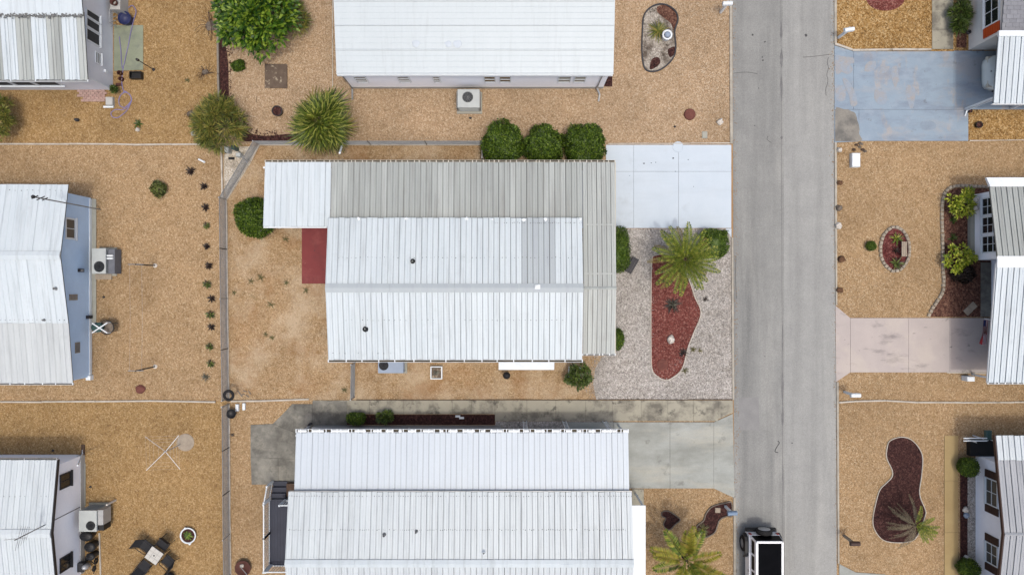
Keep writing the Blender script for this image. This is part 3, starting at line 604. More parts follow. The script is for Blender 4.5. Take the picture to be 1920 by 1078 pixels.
def window(root, face, pos, u0, u1, z0, z1, cols=1, rows=2, frame='trim', pane='glass', fw=.06, name='window', sill=True, d=.05):
    """face E/W: wall plane x=pos, u is y. face N/S: wall plane y=pos, u is x"""
    s = 1 if face in 'EN' else -1; ew = face in 'EW'
    def bx(m, a0, a1, b0, b1, d0, d1):
        lo, hi = sorted((pos+s*d0, pos+s*d1))
        if ew: m.box(lo, a0, b0, hi, a1, b1)
        else: m.box(a0, lo, b0, a1, hi, b1)
        return m
    m = MB(); bx(m,u0,u1,z0,z0+fw,.0,d); bx(m,u0,u1,z1-fw,z1,.0,d); bx(m,u0,u0+fw,z0+fw,z1-fw,0,d); bx(m,u1-fw,u1,z0+fw,z1-fw,0,d)
    wn = m.build(name, MT[frame], root); iu0, iu1, iz0, iz1 = u0+fw, u1-fw, z0+fw, z1-fw
    for i in range(cols):
        for j in range(rows):
            a0 = iu0+(iu1-iu0)*i/cols; a1 = iu0+(iu1-iu0)*(i+1)/cols; b0 = iz0+(iz1-iz0)*j/rows; b1 = iz0+(iz1-iz0)*(j+1)/rows
            e = .015; bx(MB(), a0+(e if i else 0), a1-(e if i < cols-1 else 0), b0+(e if j else 0), b1-(e if j < rows-1 else 0), .004, .02+.004*(j%2)).build('pane', MT[pane], wn)
    mm = MB(); k = 0
    for i in range(1, cols): u = iu0+(iu1-iu0)*i/cols; bx(mm, u-.014, u+.014, iz0, iz1, .004, d-.008); k = 1
    for j in range(1, rows): z = iz0+(iz1-iz0)*j/rows; bx(mm, iu0, iu1, z-.014, z+.014, .004, d-.004); k = 1
    if k: mm.build('muntin', MT[frame], wn)
    if sill: bx(MB(), u0-.03, u1+.03, z0-.05, z0-.003, .003, d+.05).build('sill', MT[frame], wn)
    return wn
def vent_pipe(root, px, py, h0, r=.07, mat='black', hh=.28, name='vent_pipe'):
    x, y = XY(px, py, h0+hh*.5); o = MB().lathe(x, y, [(r*1.8,h0-.03),(r*1.1,h0+.06),(r,h0+.08),(r,h0+hh),(r*.75,h0+hh),(r*.7,h0+.05)], 12).build(name, MT[mat], root, smooth=True); return o
def downspout(root, pts, mat='trim', r=.035): return MB().tube(pts, r, 6).build('downspout', MT[mat], root)
def posts(root, lst, z, mat='trim', r=.04):
    for x, y in lst: MB().box(x-r, y-r, 0, x+r, y+r, z).build('post', MT[mat], root)
# ------------------------------------------------------------------ the middle home
hm = thing('mobile_home', 'middle white ribbed-roof home with grey carport roof wrapping its upper and right sides', 'house', (-2.7, -.3, 0))
XL, XR = X(615,2.9), X(1092,2.9); YN, YR, YS = Y(408.5,2.9), Y(540,3.42), Y(674,2.85)
rf = link('main_roof', None, hm)
walls(hm, XL+.3, XR-.2, [(YS+.35,.4),(YS+.35,2.78),(YR,3.25),(YN-.25,2.8),(YN-.25,.4)], 'wall_white')
n = 46
roof_panels(rf, XL, XR, YN, 2.9, YR, 3.40, n, lambda i: 'rf_blue' if 35 <= i <= 40 else 'rf_white')
roof_panels(rf, XL, XR, YS, 2.85, YR, 3.40, n, 'rf_white')
ridge(rf, XL, XR, YR, 3.45, .42, 'rf_blue', .06)
screws(rf, X(925,2.95), XR, Y(418,2.95), 2.975, .088); screws(rf, XL+.5, XR-.5, Y(483,3.2), 3.225, .2); screws(rf, XL+.8, XR-.5, Y(600,3.14), 3.17, .26); screws(rf, XL+.1, XL+3.2, Y(662,2.9), 2.945, .3)
gutter(hm, XL, XR, YS-.012, 2.84, -1, 'trim', .80, .12)
for px, py in ((672,410),(762,410),(875,410),(922,411),(982,412),(1023,411),(1088,411)):   # dabs of white sealant along the upper eave
    x, y = XY(px, py, 2.95); MB().blob(x, y, 2.95, random.uniform(.06,.11), random.uniform(.05,.1), .03, 8, 5, .3, px).build('sealant_dab', MT['trim'], rf)
vent_pipe(hm, 773, 490, 3.22, .075); vent_pipe(hm, 684, 617, 3.1, .085); 
o = vent_pipe(hm, 1006, 537, 3.42, .06, 'trim', .16, 'roof_vent'); MB().box(X(1003,3.5), Y(542,3.5), 3.44, X(1013,3.5), Y(534,3.5), 3.49).build('flashing', MT['trim'], o)
# carport roof: one plane rising towards the ridge line, three runs of pans
def zc(y): return 2.40+(2.95-2.40)*(Y(303,2.4)-y)/(Y(303,2.4)-Y(540,2.95))
cr = link('carport_roof', None, hm); yT = Y(304.5,2.42)
roof_panels(cr, X(497,2.42), X(621,2.42), yT, 2.42, Y(425,2.7), zc(Y(425,2.7))+.01, 12, 'rf_white', 'soft')
roof_panels(cr, X(621,2.42)+.01, X(1092,2.5), yT, 2.40, Y(412,2.65), zc(Y(412,2.65)), 45, lambda i: 'rf_greyw' if random.random() < .3 else 'rf_grey')
xq = X(1092,2.5)
roof_panels(cr, xq+.005, X(1153,2.42), yT, 2.40, Y(540,2.95), zc(Y(540,2.95)), 7, lambda i: 'rf_greyw')
roof_panels(cr, xq+.005, X(1153,2.42), Y(663,2.5), 2.50, Y(540,2.95)-.01, zc(Y(540,2.95)), 7, lambda i: 'rf_greyw')
ridge(cr, xq+.01, X(1153,2.42), Y(540,2.95), 2.985, .14, 'rf_greyw', .04)
for yy, ww in ((Y(421,2.7),.05),(Y(513,2.9),.06)):
    MB().box(xq+.02, yy-ww/2, zc(yy)-.005, X(1153,2.42)-.02, yy+ww/2, zc(yy)+.037).build('lap_strip', MT['rf_greyw'], cr)
gutter(hm, X(497,2.42), X(1153,2.42), yT+.012, 2.40, 1, 'fascia', .28, .10)
gutter(hm, xq+.02, X(1153,2.42), Y(663,2.5)-.012, 2.49, -1, 'trim', .28, .08)
MB().box(X(494,2.65), Y(425,2.7)-.06, 2.52, X(613,2.65), Y(425,2.7)-.004, 2.66).build('fascia_board', MT['trim'], hm)
MB().box(X(1153,2.42)+.005, Y(663,2.5), 2.30, X(1153,2.42)+.05, yT, 2.385).build('fascia_board', MT['fascia'], hm)
posts(hm, [(X(p,2), yT-.25) for p in (500,640,780,920,1060,1148)]+[(X(1148,2), Y(430,2.4)),(X(1148,2), Y(655,2.4)),(X(500,2), Y(420,2.4))], 2.38)
MB().box(X(625), Y(395), 0, X(740), Y(330), 2.3).build('storage_shed', MT['wall_white'], hm)
window(hm, 'W', XL+.3, -1.8, -.8, 1.1, 2.1, 2, 1); window(hm, 'E', XR-.2, -2.2, -.6, 1.1, 2.1, 3, 1)
dr = MB().box(XR-.2, .6, .5, XR-.15, 1.5, 2.5).build('door', MT['trim'], hm); MB().box(XR-.15, .68, 1.45, XR-.11, .74, 1.55).build('handle', MT['blackm'], dr)
MB().box(XR-.25, .3, .03, XR+.5, 1.8, .45).build('step', MT['conc'], hm)
# window awning on the lower side of the middle home
aw = thing('window_awning', 'plain white awning under the lower gutter of the middle home', 'awning', (X(987,1.9), YS+.33, 0))
a0, a1 = X(935,1.9), X(1039,1.9); m = MB().xprism(a0, a1, [(YS+.345,2.35),(YS+.345,2.38),(Y(693,1.85),1.90),(Y(693,1.85),1.83),(Y(693,1.85)+.03,1.83),(Y(693,1.85)+.03,1.87)])
m.build('awning_sheet', MT['trim'], aw)
for xx in (a0+.05, a1-.05): MB().tube([(xx,YS+.345,1.5),(xx,Y(693,1.85)+.05,1.86)], .015, 6).build('strut', MT['alu'], aw)
# ------------------------------------------------------------------ the upper middle home
ht = thing('mobile_home', 'upper home with smooth bright white roof and horizontal seams, beside the rock garden bed', 'house', (-1.8, 13.5, 0))
xa, xb = X(631,2.9), X(1150,2.9); ye, yr = Y(140,2.9), 14.6
walls(ht, X(662), X(1130), [(Y(166),.0),(Y(166),2.85),(yr,3.6),(2*yr-Y(166),2.85),(2*yr-Y(166),0)], 'wall_white', False)
MB().box(X(662)-.015, Y(166)-.02, 0, X(1130)+.015, Y(166)+.3, .3).build('skirting', MT['skirt'], ht)
rf = link('main_roof', None, ht)
roof_strips(rf, xa, xb, ye, 2.9, yr, 3.66, 4, 'rf_bright'); roof_strips(rf, xa, xb, 2*yr-ye, 2.9, yr, 3.66, 4, 'rf_bright'); ridge(rf, xa, xb, yr, 3.71, .3, 'rf_bright')
MB().box(xa+.02, ye-.05, 2.74, xb-.02, ye-.005, 2.895).build('fascia_board', MT['trim'], ht)
for a, b in ((664,687),(745,768),(811,825),(907,929),(936,958),(1047,1071),(1077,1099)):
    window(ht, 'S', Y(166), X(a,1.9), X(b,1.9), 1.2, 2.2, 1, 3 if b < 830 else 2, 'trim', 'glass' if a < 1000 else 'blind', .04, sill=False)
for px, py, s in ((779,80,.20),(858,80,.22),(840,81,.18)):    # repair patches of coating on the roof
    x, y = XY(px, py, 3.25); z = 2.9+(y-ye)/(yr-ye)*.76; MB().blob(x, y, z+.012, s, s, .02, 10, 5, .15, px).build('coating_patch', MT['rf_smooth'], rf)
downspout(ht, [(X(1134,2.8),ye-.04,2.8),(X(1130,2.6),Y(166)-.06,2.5),(X(1130,2.6),Y(166)-.06,.3),(X(1124),Y(178),.06),(X(1122),Y(191),.05)], 'alu', .05)
downspout(ht, [(X(640,2.8),ye-.04,2.8),(X(662),Y(166)-.06,2.5),(X(662),Y(166)-.06,.2),(X(661),Y(188),.05)], 'galv', .045)
# ------------------------------------------------------------------ the bottom home
hb = thing('mobile_home', 'bottom home with long white roof, smooth upper carport roof and navy deck', 'house', (-2, -12, 0))
yc0, yc1 = Y(811,2.42), Y(921,2.75); ya, yr = Y(922,2.98), Y(1056,3.5); xl, xr = X(540.5,2.98), X(1185,2.98)
cr = link('carport_roof', None, hb); rf = link('main_roof', None, hb)
roof_panels(cr, X(555,2.42), X(1178,2.42), yc0, 2.42, yc1, 2.72, 60, 'rf_smooth', 'soft')
roof_panels(rf, xl, xr, ya, 2.96, yr, 3.48, 62, 'rf_white2'); roof_panels(rf, xl, xr, 2*yr-ya, 2.96, yr, 3.48, 62, 'rf_white2')
ridge(rf, xl, xr, yr, 3.55, .36, 'rf_white', .06); screws(rf, xl, xr, Y(992.5,3.25), 3.265, .1); screws(rf, xl, xr, Y(930,3.05), 3.03, .12)
gutter(hb, X(555,2.42), X(1178,2.42), yc0+.012, 2.40, 1, 'trim', .28, .16, 'gutterdirt')
m = MB(); x = X(558,2.42)
while x < X(1176,2.42):    # sagging leaf guard sheets over parts of the gutter
    l = random.uniform(.15,.55); m.box(x, yc0+.02, 2.405, min(x+l, X(1177,2.42)), yc0+.13, 2.412); x += l+random.choice([.02,.25,.35,.3])
m.build('gutter_guard', MT['trim'], hb)
MB().box(xl, ya+.002, 2.80, xr, ya+.03, 2.93).build('fascia_board', MT['alu'], hb)
walls(hb, xl+.3, xr-.25, [(2*yr-ya+.3,.4),(2*yr-ya+.3,2.86),(yr,3.34),(ya-.3,2.86),(ya-.3,.4)], 'wall_white')
MB().box(X(590), Y(803), 0, X(940), Y(797), .55).build('planter_wall', MT['alu'], hb)
for px in (985,1062,1140):
    x = X(px,1.5); t = MB()
    for dx in (-.09,.09): t.box(x+dx-.018, yc0+.1, 0, x+dx+.018, yc0+.14, 2.36)
    for k in range(6): t.box(x-.09, yc0+.11, .3+k*.38, x+.09, yc0+.13, .33+k*.38)
    t.build('trellis_post', MT['trim'], hb)
posts(hb, [(X(560,2), yc0-.15),(X(760,2), yc0-.15),(X(1172,2), yc0-.15),(X(1176,2), yc1+.2)], 2.38)
vent_pipe(hb, 720, 1003, 3.27, .06, 'galv', .2); vent_pipe(hb, 780, 997, 3.25, .05, 'galv', .2); vent_pipe(hb, 907, 1036, 3.4, .075, 'trim', .2)
am = MB().xprism(X(1185,2.6)-.25, X(1210,2.45), [(Y(947,2.5),2.46),(Y(947,2.5),2.52),(Y(1140,2.5),2.52),(Y(1140,2.5),2.46)]).build('side_awning', MT['trim'], hb)
posts(hb, [(X(1207,2.3), Y(952,2.4)),(X(1207,2.3), Y(1130,2.4))], 2.46)
# navy deck with white rail
dk = thing('deck', 'navy boarded deck with white baluster railing and steps at the bottom home', 'deck', (-11.6, -12.3, 0))
dx0, dx1, dy0, dy1 = -12.44, xl+.28, Y(1060,.6), Y(936,.6)
nb = 14
for i in range(nb):
    a = dx0+(dx1-dx0)*i/nb; MB().box(a+.004, dy0, .56, a+(dx1-dx0)/nb-.004, dy1, .60).build('deck_board', MT['navy'], dk)
MB().box(dx0+.03, dy0+.03, .05, dx1, dy1-.03, .555).build('deck_base', MT['skirt'], dk)
for i in range(3): MB().box(dx0+.04, dy1+.27*i, 0, dx0+.78, dy1+.27*(i+1)-.01, .44-.15*i).build('step', MT['navy'], dk)
def rail(a, b, za, zb, nb_):
    A, B = Vector(a), Vector(b); r = MB().tube([(A[0],A[1],za+.92),(B[0],B[1],zb+.92)], .035, 6).build('top_rail', MT['trim'], dk)
    MB().tube([(A[0],A[1],za+.1),(B[0],B[1],zb+.1)], .022, 4).build('bottom_rail', MT['trim'], dk)
    m = MB()
    for i in range(nb_):
        p = A.lerp(B, (i+.5)/nb_); z = za+(zb-za)*(i+.5)/nb_; m.box(p[0]-.014, p[1]-.014, z+.1, p[0]+.014, p[1]+.014, z+.9)
    m.build('balusters', MT['trim'], dk)
    for q, z in ((A,za),(B,zb)): MB().bbox(q[0]-.045, q[1]-.045, z, q[0]+.045, q[1]+.045, z+1.0).build('rail_post', MT['trim'], dk)
rail((dx0+.03,dy0+.03),(dx0+.03,(dy0+dy1)/2),.6,.6,14); rail((dx0+.03,(dy0+dy1)/2),(dx0+.03,dy1),.6,.6,14); rail((dx0+.03,dy1+.09),(dx0+.03,dy1+.78),.55,.12,7)
rail((dx0+.13,dy0+.03),(dx1-.1,dy0+.03),.6,.6,13); rail((dx0+.82,dy1-.03),(dx1-.1,dy1-.03),.6,.6,8)
MB().box(dx0+.82, dy1+.1, 0, dx1+.1, dy1+.75, .4).build('landing_box', MT['stick'], dk)
# ------------------------------------------------------------------ left middle blue home
hl = thing('mobile_home', 'blue-walled home with white ridged roof at the left edge', 'house', (-25, 0, 0))
xe = -21.5; xw = -34.0; xwl = X(170.5)
y1, y2, y3, y4 = Y(346,2.6), Y(479,3.22), Y(606,2.6), Y(718,2.2)
rf = link('main_roof', None, hl); n = 46
roof_panels(rf, xw, xe, y1, 2.6, y2, 3.22, n, 'rf_white', 'soft'); roof_panels(rf, xw, xe, y3, 2.6, y2, 3.22, n, 'rf_white', 'soft')
ridge(rf, xw, xe, y2, 3.27, .40, 'rf_white', .05); screws(rf, xw, xe, Y(357,2.65), 2.68, .28); screws(rf, xw, xe, y3+.16, 2.65, .22)
ar = link('addition_roof', None, hl); roof_panels(ar, xw, xe-.03, y4, 2.2, y3+.02, 2.55, n, 'rf_off', 'soft')
gutter(hl, xw, xe-.03, y4-.012, 2.19, -1, 'trim', .8, .08)
walls(hl, xw, xwl, [(Y(706),.0),(Y(706),2.16),(y3,2.5),(y2,3.08),(Y(372),2.62),(Y(372),0)], 'wall_blue', False)
MB().box(xwl-.3, Y(704), 0, xwl+.06, Y(374), .18).build('skirting', MT['trim'], hl)
MB().box(xwl-.1, Y(374), .02, xwl+.012, Y(372)+.012, 2.5).build('corner_trim', MT['wall_blue'], hl)
window(hl, 'E', xwl, Y(449,1.9), Y(408,1.9), 1.35, 2.2, 2, 1, 'trim', 'glass_lt', .09)
def wallvent(y0, y1, z0, z1, frame):
    o = MB().box(xwl, y0, z0, xwl+.04, y1, z1).build('wall_vent', MT[frame], hl)
    for k in range(4):
        z = z0+.05+(z1-z0-.1)*k/3.6; MB().box(xwl+.04, y0+.04, z, xwl+.06, y1-.04, z+.05).build('louvre', MT['galv'], o)
wallvent(Y(563,1.8), Y(552,1.8), 1.2, 1.85, 'stone_paver'); wallvent(Y(663,1.6), Y(643,1.6), 1.0, 1.38, 'stone_paver')
vent_pipe(hl, 103, 541, 2.9, .06, 'galv', .2); vent_pipe(hl, 81, 600, 2.66, .04, 'galv', .12)
o = MB().box(xwl, Y(510,1), .75, xwl+.1, Y(504,1), 1.15).build('meter_box', MT['char'], hl); MB().box(xwl+.1, Y(509,1), .85, xwl+.13, Y(505,1), 1.05).build('meter_dial', MT['alu'], o)
MB().box(xwl, Y(597), .1, xwl+.14, Y(591), .45).build('utility_box', MT['char'], hl)
# service mast with its weatherhead beside the blue home
ms = thing('service_mast', 'tall thin grey service mast with insulators beside the blue home', 'mast', XY(188,393)+(0,))
bx_, by_ = XY(188,393); tz = CAM_H*(1-772/898)
MB().tube([(bx_,by_,0),(bx_,by_,tz)], .03, 8).build('pole', MT['galv'], ms)
for dz, l in ((-.15,.16),(-.55,.2),(-.85,.14)): 
    MB().tube([(bx_-l,by_-l*.4,tz+dz),(bx_+l,by_+l*.4,tz+dz+.06)], .025, 6).build('insulator', MT['blackm'], ms)
MB().blob(bx_, by_, tz, .09, .09, .1, 8, 6, .1, 3).build('weatherhead', MT['blackm'], ms)
# ------------------------------------------------------------------ lower left white home
h6 = thing('mobile_home', 'white-walled home with dark fascia at the lower left corner', 'house', (-25, -12, 0))
xe = -21.99; xw = -34.; y1, y2 = Y(862,2.7), Y(1000,3.18); y3 = 2*y2-y1; xwl = X(158)
rf = link('main_roof', None, h6)
roof_panels(rf, xw, xe, y1, 2.7, y2, 3.17, 44, 'rf_white2'); roof_panels(rf, xw, xe, y3, 2.7, y2, 3.17, 44, 'rf_white2')
ridge(rf, xw, xe, y2, 3.22, .40, 'rf_white2', .05); screws(rf, xw, xe, Y(930,2.95), 2.95, .25)
for ya_, yb_ in ((y1,y2),(y3,y2)): MB().add([(xe+.004,ya_,2.70),(xe+.05,ya_,2.70),(xe+.05,yb_,3.17),(xe+.004,yb_,3.17),(xe+.004,ya_,2.55),(xe+.05,ya_,2.55),(xe+.05,yb_,3.02),(xe+.004,yb_,3.02)], [(0,1,2,3),(4,5,6,7),(1,5,6,2),(0,4,7,3),(0,1,5,4)]).build('fascia_board', MT['blackm'], h6)
gutter(h6, xw, xe, y1+.012, 2.69, 1, 'alu', 1.5, .08)
walls(h6, xw, xwl, [(y3+.3,.0),(y3+.3,2.58),(y2,3.05),(Y(852),2.58),(Y(852),0)], 'wall_white', False)
MB().box(xwl-.2, y3+.32, 0, xwl+.04, Y(852)+.01, .35).build('skirting', MT['skirt'], h6)
window(h6, 'E', xwl, Y(915,1.7), Y(887,1.7), 1.15, 2.05, 2, 1, 'char', 'glass', .05); window(h6, 'E', xwl, Y(1070,1.7), Y(1042,1.7), 1.15, 2.05, 2, 1, 'char', 'glass', .05)
downspout(h6, [(X(157,2),Y(850),2.5),(X(157),Y(849),.1),(X(157),Y(836),.05)], 'trim', .04)
MB().box(X(154), Y(853)+.02, .02, X(160), Y(833), .10).build('splash_block', MT['stick'], h6)
at = thing('tv_antenna', 'thin tv antenna mast with side rods leaning over the lower left home roof', 'antenna', XY(158,946)+(0,))
bx_, by_ = XY(158,946); tz = 5.25
MB().tube([(bx_,by_,0),(bx_,by_,tz)], .025, 6).build('mast', MT['galv'], at)
for k in range(5):
    z = tz-.25-.16*k; l = .55-.06*k; MB().tube([(bx_-l*.25,by_-l,z),(bx_+l*.25,by_+l,z)], .01, 5).build('rod', MT['galv'], at)
MB().tube([(bx_-.5,by_,tz-.05),(bx_+.5,by_+.1,tz-.05)], .012, 5).build('boom', MT['galv'], at)
# ------------------------------------------------------------------ upper left home
h1 = thing('mobile_home', 'grey-walled home with wide white and grey roof strips at the upper left corner', 'house', (-24, 13, 0))
xe = -20.5; xw = -33.; y1 = Y(150,2.7); y2 = Y(28,3.05); yr = y2+2.0; xwl, yws = X(212), Y(169)
rf = link('main_roof', None, h1)
roof_panels(rf, xw, xe, y1, 2.7, y2+.15, 3.03, 34, lambda i: ('rf_white','rf_white','rf_greyw','rf_grey')[(i+1)%4], 'wide')
ur = link('upper_roof', None, h1); roof_panels(ur, xw, xe, y2-.05, 3.09, yr, 3.35, 11, 'rf_white', 'soft'); roof_panels(ur, xw, xe, yr+3.6, 2.8, yr, 3.35, 11, 'rf_white', 'soft')
m = MB()
for i in range(300):
    x = random.uniform(xw+8, xe-.02); s = random.uniform(.02,.07); y = y2-.05+random.gauss(0,.05); m.blob(x, y, 3.09, s, s*.8, .02, 5, 3, .4, i)
tag(m.build('moss_line', MT['screw'], h1), kind='stuff')
gutter(h1, xw, xe, y1-.012, 2.68, -1, 'trim', 1.2, .07)
walls(h1, xw, xwl, [(yws,.0),(yws,2.6),(yr,3.2),(yr+3.3,2.7),(yr+3.3,0)], 'wall_grey', False)
for a, b in ((81,57.5),(56,38),(37,22)): window(h1, 'E', xwl, Y(a,1.9), Y(b,1.9), 1.25, 2.4, 1, 1, 'trim', 'screen', .05)
window(h1, 'E', xwl, Y(118,1.6), Y(96,1.6), 1.15, 1.62, 1, 3, 'trim', 'glass_lt', .04)
for a, b in ((-70,14),(16,56),(58,104)): window(h1, 'S', yws, X(a,1.6), X(b,1.6), .9, 2.35, 1, 1, 'trim', 'screen', .05)
o = MB().box(xwl, Y(136,.8), .6, xwl+.1, Y(131,.8), .85).build('outlet_box', MT['trim'], h1)
MB().box(xwl, yws-.03, 0, xwl+.04, yws+.04, 2.5).build('corner_trim', MT['trim'], h1)
# ------------------------------------------------------------------ right side homes
h7 = thing('mobile_home', 'pale-walled home with orange shutter and white carport at the upper right corner', 'house', (25, 13, 0))
xwl, yws = X(1816), Y(94)
walls(h7, xwl, 33., [(yws,0),(yws,2.65),(yws+5,3.2),(yws+10,2.65),(yws+10,0)], 'wall_tan', False)
rf = link('main_roof', None, h7); xo = X(1878,2.7); yo = Y(60,2.7)
m = MB().add([(xo,yo,2.70),(33.3,yo,2.70),(33.3,yo+5.4,3.35),(xo,yo+5.4,3.35),(xo,yo,2.62),(33.3,yo,2.62),(33.3,yo+5.4,3.27),(xo,yo+5.4,3.27)], [(0,1,2,3),(7,6,5,4),(0,4,5,1),(0,3,7,4),(1,5,6,2)])
m.add([(xo,yo+10.8,2.70),(33.3,yo+10.8,2.70),(33.3,yo+5.4,3.35),(xo,yo+5.4,3.35)], [(3,2,1,0)]); m.build('roof_deck', MT['shingle'], rf)
sh = {}
for r in range(14):         # shingle courses near enough to tell apart
    for k in range(10):
        x0 = xo+k*.33+(r%2)*.16; yy = yo+.005+r*.20; z = 2.715+r*.20*.65/5.4
        if 's' not in sh: sh['s'] = MB().add([(.004,0,0),(.326,0,0),(.326,.215,.014),(.004,.215,.014),(.004,0,.015),(.326,0,.015),(.326,.215,.022),(.004,.215,.022)], [(4,5,6,7),(0,1,5,4),(1,2,6,5),(3,0,4,7)]).mesh('shingle', surf('shingle_tab', (150,152,157), (138,140,146), 3, .9, (26,.2), objrand=.15))
        link('shingle', sh['s'], rf, Vector((x0,yy,z))-wloc(rf))
window(h7, 'W', xwl, Y(46,1.9), Y(-30,1.9), 1.28, 2.4, 3, 2, 'trim', 'glass', .07)
o = MB().box(xwl-.05, Y(66,1.8), 1.22, xwl, Y(47.5,1.8), 2.42).build('shutter', MT['orange'], h7)
for k in range(6): MB().box(xwl-.065, Y(66,1.8)+.05, 1.3+k*.18, xwl-.05, Y(47.5,1.8)-.05, 1.42+k*.18).build('louvre', MT['orange'], o)
cr = link('carport_roof', None, h7); xc = 23.39
roof_panels(cr, xc, xc+6.4, Y(194,2.5), 2.5, Y(68,2.88), 2.86, 23, 'rf_white'); 
MB().box(xc, Y(68,2.88)-.02, 2.80, xc+6.4, Y(58,2.9), 2.93).build('header_trim', MT['trim'], h7)
MB().box(xc-.03, Y(196,2.5), 2.36, xc+6.4, Y(194.6,2.5), 2.49).build('fascia_board', MT['trim'], h7)
posts(h7, [(X(1808,0)+.03, Y(205)),(X(1894), Y(204))], 2.42, 'trim', .045)
downspout(h7, [(X(1808)+.03, Y(205)-.1, 2.3), (X(1808)+.03, Y(205)-.1, .2), (X(1808), Y(218), .06)], 'trim', .04)
h8 = thing('mobile_home', 'white ribbed-roof home with large paned windows at the right edge', 'house', (27, 0, 0))
xe = 23.16; y1, y2, y3 = Y(333,2.49), Y(486,3.14), Y(717,2.46); rf = link('main_roof', None, h8)
roof_panels(rf, xe, xe+9, Y(350,2.55), 2.56, y2, 3.14, 33, 'rf_grey', 'rib'); roof_panels(rf, xe, xe+9, y3, 2.46, y2-.2, 3.12, 33, 'rf_white', 'rib')
MB().add([(xe-.1,y1,2.50),(xe+9,y1,2.50),(xe+9,Y(350,2.55)-.01,2.60),(xe+.02,Y(350,2.55)-.01,2.60),(xe-.1,y1,2.36),(xe+9,y1,2.36),(xe+9,Y(350,2.55)-.01,2.46),(xe+.02,Y(350,2.55)-.01,2.46)], [(0,1,2,3),(7,6,5,4),(0,4,5,1),(3,0,4,7)][0:4]).build('eave_trim', MT['trim'], h8)
MB().add([(xe-.02,y2+.15,3.17),(xe+9,y2+.15,3.17),(xe+9,y2-.4,3.16),(xe-.02,y2-.4,3.16),(xe-.02,y2+.15,3.10),(xe+9,y2+.15,3.10),(xe+9,y2-.4,3.09),(xe-.02,y2-.4,3.09)], [(3,2,1,0),(4,5,6,7),(0,3,7,4),(2,3,7,6),(0,1,5,4)]).build('ridge_cap', MT['trim'], h8)
gutter(h8, xe, xe+9, y3-.012, 2.45, -1, 'trim', .3, .07)
MB().add([(xe-.03,y3,2.43),(xe-.004,y3,2.43),(xe-.004,y2-.2,3.09),(xe-.03,y2-.2,3.09),(xe-.03,y3,2.35),(xe-.004,y3,2.35),(xe-.004,y2-.2,3.0),(xe-.03,y2-.2,3.0)], [(3,2,1,0),(4,5,6,7),(0,4,7,3),(1,2,6,5),(0,1,5,4)]).build('fascia_board', MT['trim'], h8)
xwl = X(1822); yb1, yb0 = Y(366), Y(488)
walls(h8, xwl, xe+9, [(yb0,0),(yb0,2.9),(yb1,2.4),(yb1,0)], 'wall_white', False)
walls(h8, X(1858), xe+9, [(Y(594),0),(Y(594),2.6),(yb0-.01,2.9),(yb0-.01,0)], 'wall_white', False)
MB().box(xwl-.22, yb0+.02, 0, xwl, yb1-.1, .25).build('window_ledge', MT['conc'], h8)
for a, b in ((403,369),(438,405),(474,441)): window(h8, 'W', xwl, Y(b if False else a,1.5), Y(b,1.5), .85, 2.15, 2, 3, 'trim', 'glass', .06)
posts(h8, [(X(1823), Y(702))], 2.44, 'trim', .04)
h9 = thing('mobile_home', 'white-walled home with brown shutters and striped grey roof at the lower right corner', 'house', (27, -12, 0))
xe = 23.42; y1, y2 = Y(816,2.6), Y(1001,3.24); y3 = 2*y2-y1; rf = link('main_roof', None, h9)
ym = Y(862,2.75); zm = 2.6+(3.24-2.6)*(ym-y1)/(y2-y1)
roof_panels(rf, xe, xe+9, y1, 2.63, ym, zm+.03, 31, 'rf_white2', 'rib'); roof_panels(rf, xe, xe+9, ym+.02, zm-.01, y2, 3.24, 31, 'rf_stripe', 'rib'); roof_panels(rf, xe, xe+9, y3, 2.6, y2, 3.24, 31, 'rf_stripe', 'rib')
ridge(rf, xe, xe+9, y2, 3.28, .14, 'rf_stripe', .04)
for ya_, yb_ in ((y1,y2),(y3,y2)): MB().add([(xe-.05,ya_,2.62),(xe-.004,ya_,2.62),(xe-.004,yb_,3.26),(xe-.05,yb_,3.26),(xe-.05,ya_,2.46),(xe-.004,ya_,2.46),(xe-.004,yb_,3.1),(xe-.05,yb_,3.1)], [(0,1,2,3),(4,5,6,7),(1,5,6,2),(0,4,7,3),(0,1,5,4)]).build('fascia_board', MT['brown'], h9)
xwl = X(1829)
walls(h9, xwl, xe+9, [(y3+.4,0),(y3+.4,2.5),(y2,3.1),(Y(853),2.62),(Y(853),0)], 'wall_white', False)
for a, b in ((948,898),(1058,1019)):
    window(h9, 'W', xwl, Y(a,1.3), Y(b,1.3), .85, 1.75, 2, 2, 'trim', 'glass_lt', .05)
    for u0, u1 in ((a+15,a+1),(b-1,b-15)):
        o = MB().box(xwl-.05, Y(u0,1.3), .8, xwl, Y(u1,1.3), 1.8).build('shutter', MT['brown'], h9)
        for k in range(5): MB().box(xwl-.062, Y(u0,1.3)+.04, .86+k*.18, xwl-.05, Y(u1,1.3)-.04, .98+k*.18).build('louvre', MT['brown'], o)
# screened black entry in front of its upper corner
en = thing('screened_entry', 'black screened side entry with thin white rails at the lower right home', 'porch', (X(1838),Y(838),0))
MB().box(X(1812), Y(852), 0, X(1880), Y(822), .32).build('platform', MT['black'], en)
for py in (821,826): MB().tube([(X(1806,.9),Y(py,.9),.92),(X(1866,1.9),Y(py+5,1.9),1.3)], .03, 6).build('rail', MT['trim'], en)
for px in (1809,1850): MB().tube([(X(px),Y(822),0),(X(px),Y(822),.95)], .025, 6).build('post', MT['trim'], en)
gl = thing('garden_lamp', 'green shaded garden lamp standing above the black entry at the lower right home', 'lamp', XY(1824,816)+(0,))
x, y = XY(1824,816); MB().tube([(x,y,0),(x,y,1.2)], .03, 6).build('post', MT['trim'], gl); MB().bbox(x-.14, y+.02, 1.1, x+.16, y+.5, 1.3, .05).build('lamp_shade', MT['green_bin'], gl)
